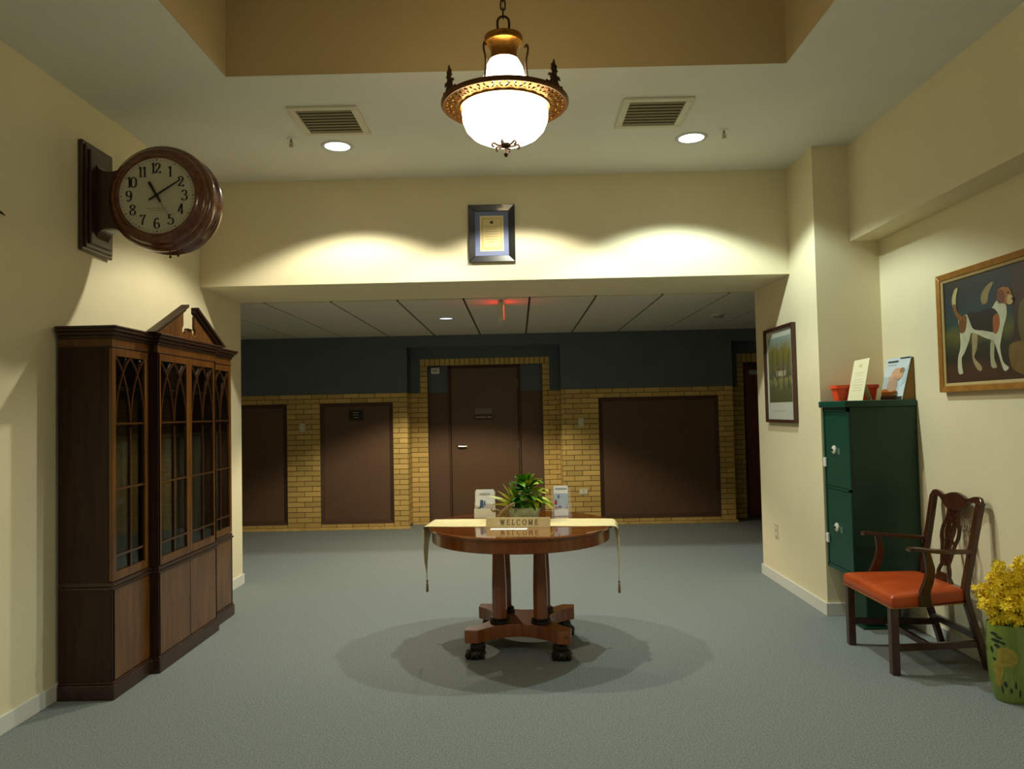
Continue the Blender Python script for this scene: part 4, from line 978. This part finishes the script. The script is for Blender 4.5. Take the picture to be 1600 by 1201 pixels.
bx(2.325, 2.560, 5.165, 5.345, .012, LZ0).build('pedestal', M_grd, lk, bevel=.008)
bx(2.285, 2.600, 5.125, 5.385, 0, .012).build('foot_plate', M_grd, lk, bevel=.003)
# things on the locker
ZL = 1.5345
M_rd = mat('red_orange_plastic', (232, 80, 34), .4, spec=.4)
rb = thing('red_bin', (2.40, 5.41, ZL), 'shallow red-orange plastic bin on top of the green locker', 'bin')
def ring(x0, x1, y0, y1, z, r=.02):
    pts = []
    for cx, cy, a0 in ((x1-r, y1-r, 0), (x0+r, y1-r, PI/2), (x0+r, y0+r, PI), (x1-r, y0+r, 1.5*PI)):
        pts += [(cx+r*math.cos(a0+k*PI/8), cy+r*math.sin(a0+k*PI/8), z) for k in range(5)]
    return pts
bX0, bX1, bY0, bY1 = 2.250, 2.560, 5.348, 5.462
rg = [ring(bX0+.018, bX1-.018, bY0+.014, bY1-.014, ZL), ring(bX0+.006, bX1-.006, bY0+.006, bY1-.006, ZL+.085), ring(bX0+.002, bX1-.002, bY0+.003, bY1-.003, ZL+.087), ring(bX0-.004, bX1+.004, bY0, bY1, ZL+.089), ring(bX0-.004, bX1+.004, bY0, bY1, ZL+.112),
      ring(bX0+.008, bX1-.008, bY0+.006, bY1-.006, ZL+.112), ring(bX0+.022, bX1-.022, bY0+.018, bY1-.018, ZL+.006)]
MB().loft(rg).build('tub', M_rd, rb, smooth=True)
cdt = thing('notice_card', (2.32, 5.22, ZL), 'cream notice card leaning before the red-orange bin', 'card')
M_cc = mat('cream_card', (226, 220, 182), .6)
A, Bq, Cq, Dq = Vector((2.318, 5.325, ZL)), Vector((2.338, 5.135, ZL)), Vector((2.398, 5.135, ZL+.288)), Vector((2.378, 5.325, ZL+.280))
def card(P, th, name, m, parent):
    n = (P[1]-P[0]).cross(P[3]-P[0]).normalized(); n = n if n.x < 0 else -n
    b = MB(); b.add([tuple(p) for p in P]+[tuple(p-n*th) for p in P], [(0, 1, 2, 3), (7, 6, 5, 4), (0, 4, 5, 1), (1, 5, 6, 2), (2, 6, 7, 3), (3, 7, 4, 0)]); return b.build(name, m, parent), n
cf, nn = card([A, Bq, Cq, Dq], .003, 'card_face', M_cc, cdt)
def onq(P, s, t, o, n): return (P[0]*(1-s)*(1-t)+P[1]*s*(1-t)+P[2]*s*t+P[3]*(1-s)*t)+n*o
def printq(P, n, poly, o, name, m, parent):
    k = len(poly); b = MB(); b.add([tuple(onq(P, p[0], p[1], o, n)) for p in poly]+[tuple(onq(P, p[0], p[1], -.001, n)) for p in poly], [tuple(range(k)), tuple(range(2*k-1, k-1, -1))]+[(i, (i+1) % k, k+(i+1) % k, k+i) for i in range(k)]); b.build(name, m, parent)
Pc = [A, Bq, Cq, Dq]
printq(Pc, nn, [(.3+.2+.12*math.cos(a*PI/5), .84+.05*math.sin(a*PI/5)) for a in range(10)], .0006, 'printed_crest', mat('crest_print', (206, 196, 146), .7), cf)
for k, (w, t) in enumerate(((.3, .66), (.22, .60), (.3, .50), (.34, .44), (.36, .37), (.26, .31), (.34, .24))):
    printq(Pc, nn, [(.5-w, t), (.5+w, t), (.5+w, t+.012), (.5-w, t+.012)], .0006, 'printed_line', mat('card_line_print', (192, 188, 152), .7), cf)
b = MB(); b.add([(2.379, 5.20, ZL+.16), (2.379, 5.26, ZL+.16), (2.43, 5.26, ZL), (2.43, 5.20, ZL), (2.382, 5.20, ZL+.16), (2.382, 5.26, ZL+.16), (2.434, 5.26, ZL), (2.434, 5.20, ZL)], [(0, 1, 2, 3), (4, 7, 6, 5), (0, 4, 5, 1), (1, 5, 6, 2), (2, 6, 7, 3), (3, 7, 4, 0)]); b.build('easel_strut', M_cc, cdt)
mg = thing('display_stand', (2.60, 5.18, ZL), 'brown wedge display stand with a baby photograph on its pale blue front', 'stand')
b = MB(); b.loft([[(2.576, 5.064, ZL), (2.654, 5.064, ZL), (2.654, 5.064, ZL+.285), (2.650, 5.064, ZL+.285)], [(2.546, 5.30, ZL), (2.654, 5.30, ZL), (2.654, 5.30, ZL+.28), (2.604, 5.30, ZL+.28)]])
b.build('wedge', mat('brown_cardboard', (142, 106, 52), .8, var=.06, scale=20), mg)
Pm = [Vector((2.544, 5.30, ZL+.001)), Vector((2.574, 5.064, ZL+.001)), Vector((2.647, 5.064, ZL+.290)), Vector((2.601, 5.30, ZL+.284))]
n0 = (Pm[1]-Pm[0]).cross(Pm[3]-Pm[0]).normalized(); n0 = n0 if n0.x < 0 else -n0
Pm = [p+n0*.007 for p in Pm]
cvr, nm_ = card(Pm, .005, 'cover', mat('magazine_cover', (198, 212, 218), .35), mg)
E2 = lambda cx, cy, rx, ry, n=14: [(cx+rx*math.cos(2*PI*k/n), cy+ry*math.sin(2*PI*k/n)) for k in range(n)]
for nme, col, poly, o in (('printed_border', (34, 40, 30), rect(0, .98, .0, .07), .0006), ('printed_band', (96, 82, 60), rect(.02, .72, .05, .10), .0008), ('printed_blanket', (196, 112, 40), [(0, .12), (.25, .10), (.55, .12), (.72, .16), (.66, .22), (.4, .24), (.15, .26), (0, .24)], .0007),
        ('printed_body', (206, 168, 140), E2(.42, .34, .22, .16), .0009), ('printed_head', (204, 160, 126), E2(.58, .60, .26, .15), .0011), ('printed_hair', (152, 112, 76), E2(.76, .68, .10, .07), .0013), ('printed_hand', (214, 178, 150), E2(.34, .52, .12, .08), .0012),
        ('printed_title', (58, 66, 62), rect(.08, .52, .885, .93), .0007), ('printed_subtitle', (140, 150, 156), rect(.08, .45, .82, .835), .0007), ('printed_corner', (40, 48, 48), rect(.58, .98, .955, .99), .0007), ('printed_tone', (170, 194, 206), [(.8, .3), (.98, .4), (.98, .8), (.9, .7), (.84, .5)], .0006)):
    printq(Pm, nm_, poly, o, nme, mat('magprint_%d_%d_%d' % col, col, .4), cvr)

# ------------------------------------------------------------------ armchair
M_chw = mat('chair_mahogany', (48, 22, 10), .32, col2=(74, 36, 16), scale=6, stretch=(8, 8, 1.2), coat=.5, croughness=.15)
M_lea = mat('orange_leather', (168, 62, 14), .38, col2=(190, 80, 22), scale=6, bump=.15, bscale=120, coat=.15, croughness=.3)
ac = thing('armchair', (2.33, 4.56, 0), 'mahogany armchair with pierced splat and orange leather seat', 'chair')
YN, YFAR, YC = 4.283, 4.832, 4.5575
def out(e, z): # trapezoid seat outline with rounded corners
    P = [(2.046+e, 4.232+e), (2.505-e, 4.318+e*.6), (2.505-e, 4.800-e*.6), (2.046+e, 4.868-e)]
    pts = []
    r = max(.004, .018)
    for i in range(4):
        p, a, c = Vector(P[i]), Vector(P[i-1]), Vector(P[(i+1) % 4]); d1 = (a-p).normalized(); d2 = (c-p).normalized()
        for f in (0, .5, 1):
            q = (p+d1*r*(1-f)+d2*r*f) if f != .5 else p+(d1+d2)*r*.28
            pts.append((q.x, q.y, z))
    return pts
seat = MB(); rings = []
for e, z in ((.004, .374), (.0, .380), (-.002, .405), (.0, .425), (.006, .436), (.02, .444), (.06, .453), (.12, .458), (.19, .460)):
    ring_ = [(p[0], p[1], p[2]+(p[0]-2.05)*.03) for p in out(e, z)]; rings.append(ring_)
seat.loft(rings); seat.build('seat', M_lea, ac, smooth=True)
MB().loft([out(-.0035, .372), out(-.0035, .378)]).build('nail_trim', mat('seat_trim', (150, 96, 50), .4), ac)
# front legs
for y in (YN-.004, YFAR-.004):
    MB().box(2.050, 2.094, y-.022, y+.022, 0, .374).build('leg', M_chw, ac, bevel=.004)
# rear legs running up into the back stiles
def sweep_post(path, hx, hy, name):
    rings = [[(x-hx, y-hy, z), (x+hx, y-hy, z), (x+hx, y+hy, z), (x-hx, y+hy, z)] for x, y, z in cr(path, 5)]
    MB().loft(rings).build(name, M_chw, ac, bevel=.004)
BXf = lambda z: 2.508+(z-.44)*.205
for s in (-1, 1):
    y = lambda k: YC+s*k
    sweep_post([(2.618, y(.232), 0), (2.585, y(.232), .12), (2.545, y(.232), .26), (2.515, y(.231), .38), (2.510, y(.230), .46), (BXf(.62), y(.231), .62), (BXf(.78), y(.234), .78), (BXf(.90), y(.239), .90), (BXf(.94), y(.240), .935)], .017, .021, 'rear_post')
# crest rail
cs = [(.262, .925, .892), (.258, .945, .893), (.244, .962, .900), (.215, .968, .925), (.175, .962, .932), (.14, .950, .918), (.11, .946, .895), (.07, .960, .872), (.03, .969, .864), (0, .971, .862)]
prof = [(-a, t, b_) for a, t, b_ in cs] + [(a, t, b_) for a, t, b_ in cs[-2::-1]]
rings = []
for a, t, b_ in prof:
    rings.append([(BXf(b_)-.013, YC+a, b_), (BXf(b_)+.011, YC+a, b_), (BXf(t)+.009, YC+a, t), (BXf(t)-.011, YC+a, t)])
MB().loft(rings).build('crest_rail', M_chw, ac, smooth=False, bevel=.004)
# pierced splat
Msp = lambda u, v, t: (BXf(v)+t, YC+u, v)
def strip(pts, w, t0=-.007, t1=.007): MB().ribbon(cr(pts, 6), w, Msp, t0, t1).build('splat_ribbon', M_chw, ac)
for s in (-1, 1):
    strip([(s*.060, .885), (s*.052, .84), (s*.060, .80), (s*.083, .76), (s*.086, .71), (s*.070, .675), (s*.058, .64), (s*.045, .58), (s*.036, .545), (s*.050, .52), (s*.060, .49), (s*.052, .465)], .018)
    strip([(s*.020, .885), (s*.022, .83), (s*.034, .79), (s*.040, .74), (s*.028, .70), (s*.020, .65), (s*.022, .59), (s*.030, .55)], .011)
    strip([(s*.045, .86), (s*.022, .825), (s*-.012, .79), (s*-.026, .75), (s*-.010, .71), (s*.030, .685), (s*.062, .665)], .010, -.006, .006)
    strip([(s*.050, .82), (s*.030, .80), (s*.012, .77), (s*.010, .72), (s*.022, .69)], .008, -.005, .005)
strip([(0, .88), (0, .80)], .012); strip([(-.034, .555), (0, .548), (.034, .555)], .022); strip([(0, .70), (0, .62), (0, .555)], .014)
b = MB(); b.loft([[(BXf(.45)-.018, YC-.085, .448), (BXf(.45)+.02, YC-.085, .448), (BXf(.45)+.02, YC+.085, .448), (BXf(.45)-.018, YC+.085, .448)], [(BXf(.47)-.013, YC-.068, .472), (BXf(.47)+.014, YC-.068, .472), (BXf(.47)+.014, YC+.068, .472), (BXf(.47)-.013, YC+.068, .472)],
      [(BXf(.495)-.009, YC-.045, .497), (BXf(.495)+.009, YC-.045, .497), (BXf(.495)+.009, YC+.045, .497), (BXf(.495)-.009, YC+.045, .497)]]); b.build('splat_shoe', M_chw, ac, bevel=.003)
bx(2.496, 2.528, YC-.215, YC+.215, .385, .45).build('rear_rail', M_chw, ac)
# arms and supports
for s in (-1, 1):
    y = lambda k: YC+s*k
    pth = cr([(BXf(.665), y(.236), .664), (2.47, y(.262), .668), (2.38, y(.284), .674), (2.29, y(.288), .682), (2.23, y(.286), .690), (2.185, y(.282), .694), (2.168, y(.281), .690)], 5)
    rings = []
    for i, (x, yy, z) in enumerate(pth):
        f = i/(len(pth)-1); w = .016+.010*math.sin(PI*min(1, f*1.02))+(.008 if f > .75 else 0); h = .011
        if i == len(pth)-1: w *= .6; h *= .6
        rings.append([(x, yy-w, z-h), (x, yy-w, z+h*.6), (x, yy-w*.5, z+h), (x, yy+w*.5, z+h), (x, yy+w, z+h*.6), (x, yy+w, z-h)])
    MB().loft(rings).build('arm', M_chw, ac, smooth=True)
    pth = cr([(2.268, y(.287), .674), (2.276, y(.288), .63), (2.282, y(.292), .58), (2.268, y(.297), .52), (2.244, y(.299), .46), (2.240, y(.300), .42), (2.246, y(.300), .375)], 5)
    rings = []
    for i, (x, yy, z) in enumerate(pth):
        f = i/(len(pth)-1); hx = .017+.018*f; hy = .013
        rings.append([(x-hx, yy-hy, z), (x+hx, yy-hy, z), (x+hx, yy+hy, z), (x-hx, yy+hy, z)])
    MB().loft(rings).build('arm_support', M_chw, ac, bevel=.004)
    # side stretcher follows the taper from front leg to rear post
    ya, yb = (YN-.004 if s < 0 else YFAR-.004), YC+s*.232
    MB().loft([[(2.09, ya-.010, .128), (2.09, ya+.010, .128), (2.09, ya+.010, .164), (2.09, ya-.010, .164)], [(2.572, yb-.010, .128), (2.572, yb+.010, .128), (2.572, yb+.010, .164), (2.572, yb-.010, .164)]]).build('side_stretcher', M_chw, ac)
bx(2.27, 2.292, YN+.02, YFAR-.02, .130, .162).build('cross_stretcher', M_chw, ac); bx(2.548, 2.568, YC-.22, YC+.22, .168, .205).build('rear_stretcher', M_chw, ac)

# ------------------------------------------------------------------ vase with yellow blossom branches
VX, VY = 2.468, 3.895
vs = thing('floor_vase', (VX, VY, 0), 'tall green glazed floor vase painted with yellow flowers', 'vase')
def VR(z): 
    P = [(0, .070), (.02, .082), (.10, .095), (.22, .102), (.34, .100), (.385, .099)]
    for (a, r0), (c, r1) in zip(P, P[1:]):
        if z <= c: return r0+(r1-r0)*(z-a)/(c-a)
    return .099
b = MB(); b.lathe([(0, 0), (.070, .0), (.076, .008), (.082, .02), (.095, .10), (.102, .22), (.100, .34), (.099, .380), (.096, .386), (.092, .380), (.090, .20), (0, .03)], (VX, VY, 0), 48)
vb = b.build('body', mat('green_glaze', (98, 122, 40), .22, col2=(128, 148, 58), scale=5, stretch=(1, 1, .5), coat=.6, croughness=.08), vs, smooth=True)
def decal(name, poly, m, o=.0012):     # outline in (angle deg, z) laid on the curved side
    n = len(poly); ca = sum(p[0] for p in poly)/n; cz = sum(p[1] for p in poly)/n
    f = lambda a, z: (VX+(VR(z)+o)*math.cos(math.radians(a)), VY+(VR(z)+o)*math.sin(math.radians(a)), z)
    b = MB(); mid = [((p[0]+ca)/2, (p[1]+cz)/2) for p in poly]
    b.add([f(*p) for p in poly]+[f(*p) for p in mid]+[f(ca, cz)], [(i, (i+1) % n, n+(i+1) % n, n+i) for i in range(n)]+[(n+i, n+(i+1) % n, 2*n) for i in range(n)]); b.build(name, m, vb, smooth=True)
M_vl = mat('vase_dark_leaf', (28, 38, 14), .3, coat=.5); M_vy = mat('vase_yellow_flower', (138, 118, 30), .3, col2=(164, 150, 52), scale=40, coat=.5); M_vs = mat('vase_pale_stem', (136, 142, 56), .3, coat=.5)
random.seed(5)
for a, z, w, h in ((198, .340, 13, .010), (212, .326, 11, .008), (203, .308, 17, .011), (222, .302, 8, .009), (206, .284, 9, .012), (190, .26, 6, .02), (198, .215, 7, .010), (224, .10, 5, .020), (250, .10, 3, .024), (238, .07, 4, .018), (262, .06, 3, .028), (214, .07, 3, .026)):
    decal('painted_leaf', [(a-w, z), (a-w*.4, z+h*.8), (a+w*.5, z+h*.6), (a+w, z-h*.2), (a+w*.3, z-h), (a-w*.5, z-h*.5)], M_vl)
for a, z, w, h in ((230, .235, 24, .045), (206, .165, 14, .04), (204, .11, 10, .03)):
    decal('painted_flower', [(a+w*math.cos(k*PI/14)*(1+.22*random.random()), z+h*math.sin(k*PI/14)*(1+.22*random.random())) for k in range(28)], M_vy)
for a, w in ((240, 5), (256, 4), (226, 4)):
    decal('painted_stem', [(a-w, .01), (a+w, .01), (a+w*.5, .10), (a+w*.3, .19), (a-w*.3, .19), (a-w*.5, .1)], M_vs, .0008)
fl = thing('flower_bouquet', (VX, VY, .05), 'bunch of bright yellow blossom branches standing in the green vase', 'flowers')
M_yel = mat('yellow_petal', (238, 200, 14), .6, col2=(250, 224, 40), scale=60); M_stm = mat('brown_stem', (78, 62, 26), .8)
def blossom(b, c, n, s):
    n = Vector(n).normalized(); u = n.orthogonal().normalized(); v = n.cross(u); a0 = random.uniform(0, PI)
    for k in range(5):
        a = a0+k*2*PI/5; d = u*math.cos(a)+v*math.sin(a); e = u*-math.sin(a)+v*math.cos(a)
        p = [c, c+d*s*.55+e*s*.30+n*s*.10, c+d*s+n*s*.32, c+d*s*.55-e*s*.30+n*s*.10]
        b.add([tuple(q) for q in p], [(0, 1, 2, 3)])
tips = [(-.150, -.05, .500), (-.105, -.06, .600), (-.055, -.04, .700), (-.02, .05, .640), (.015, -.05, .655), (.06, -.02, .715), (.115, -.06, .700), (.12, .06, .620), (-.10, .06, .560), (.02, -.12, .520), (-.06, -.12, .500), (.10, -.13, .540)]
for tx, ty, tz in tips:
    p0 = Vector((VX+tx*.15, VY+ty*.15, .10)); p1 = Vector((VX+tx*.4, VY+ty*.4, .375)); p2 = Vector((VX+tx, VY+ty, tz)); pts = [Vector(p) for p in cr([p0, p1, (p1+p2)/2+Vector((0, 0, .02)), p2], 6)]
    b = MB(); b.tube([tuple(p) for p in pts], .003, 6); st = b.build('flower_branch', M_stm, fl, smooth=True)
    b = MB()
    for k in range(80):
        f = random.uniform(.45, 1.0); c = pts[min(len(pts)-1, int(f*(len(pts)-1)))]
        o = Vector((random.gauss(0, 1), random.gauss(0, 1), random.gauss(0, .8))).normalized()*random.uniform(.006, .045)
        q = c+o; q.x = min(q.x, XR2-.025)
        if q.z < .395: q.z = .395+random.uniform(0, .03)
        blossom(b, q, o+Vector((-.2, -.4, .3))*.02, random.uniform(.016, .026))
    o = b.build('blossoms', M_yel, st); o['kind'] = 'stuff'
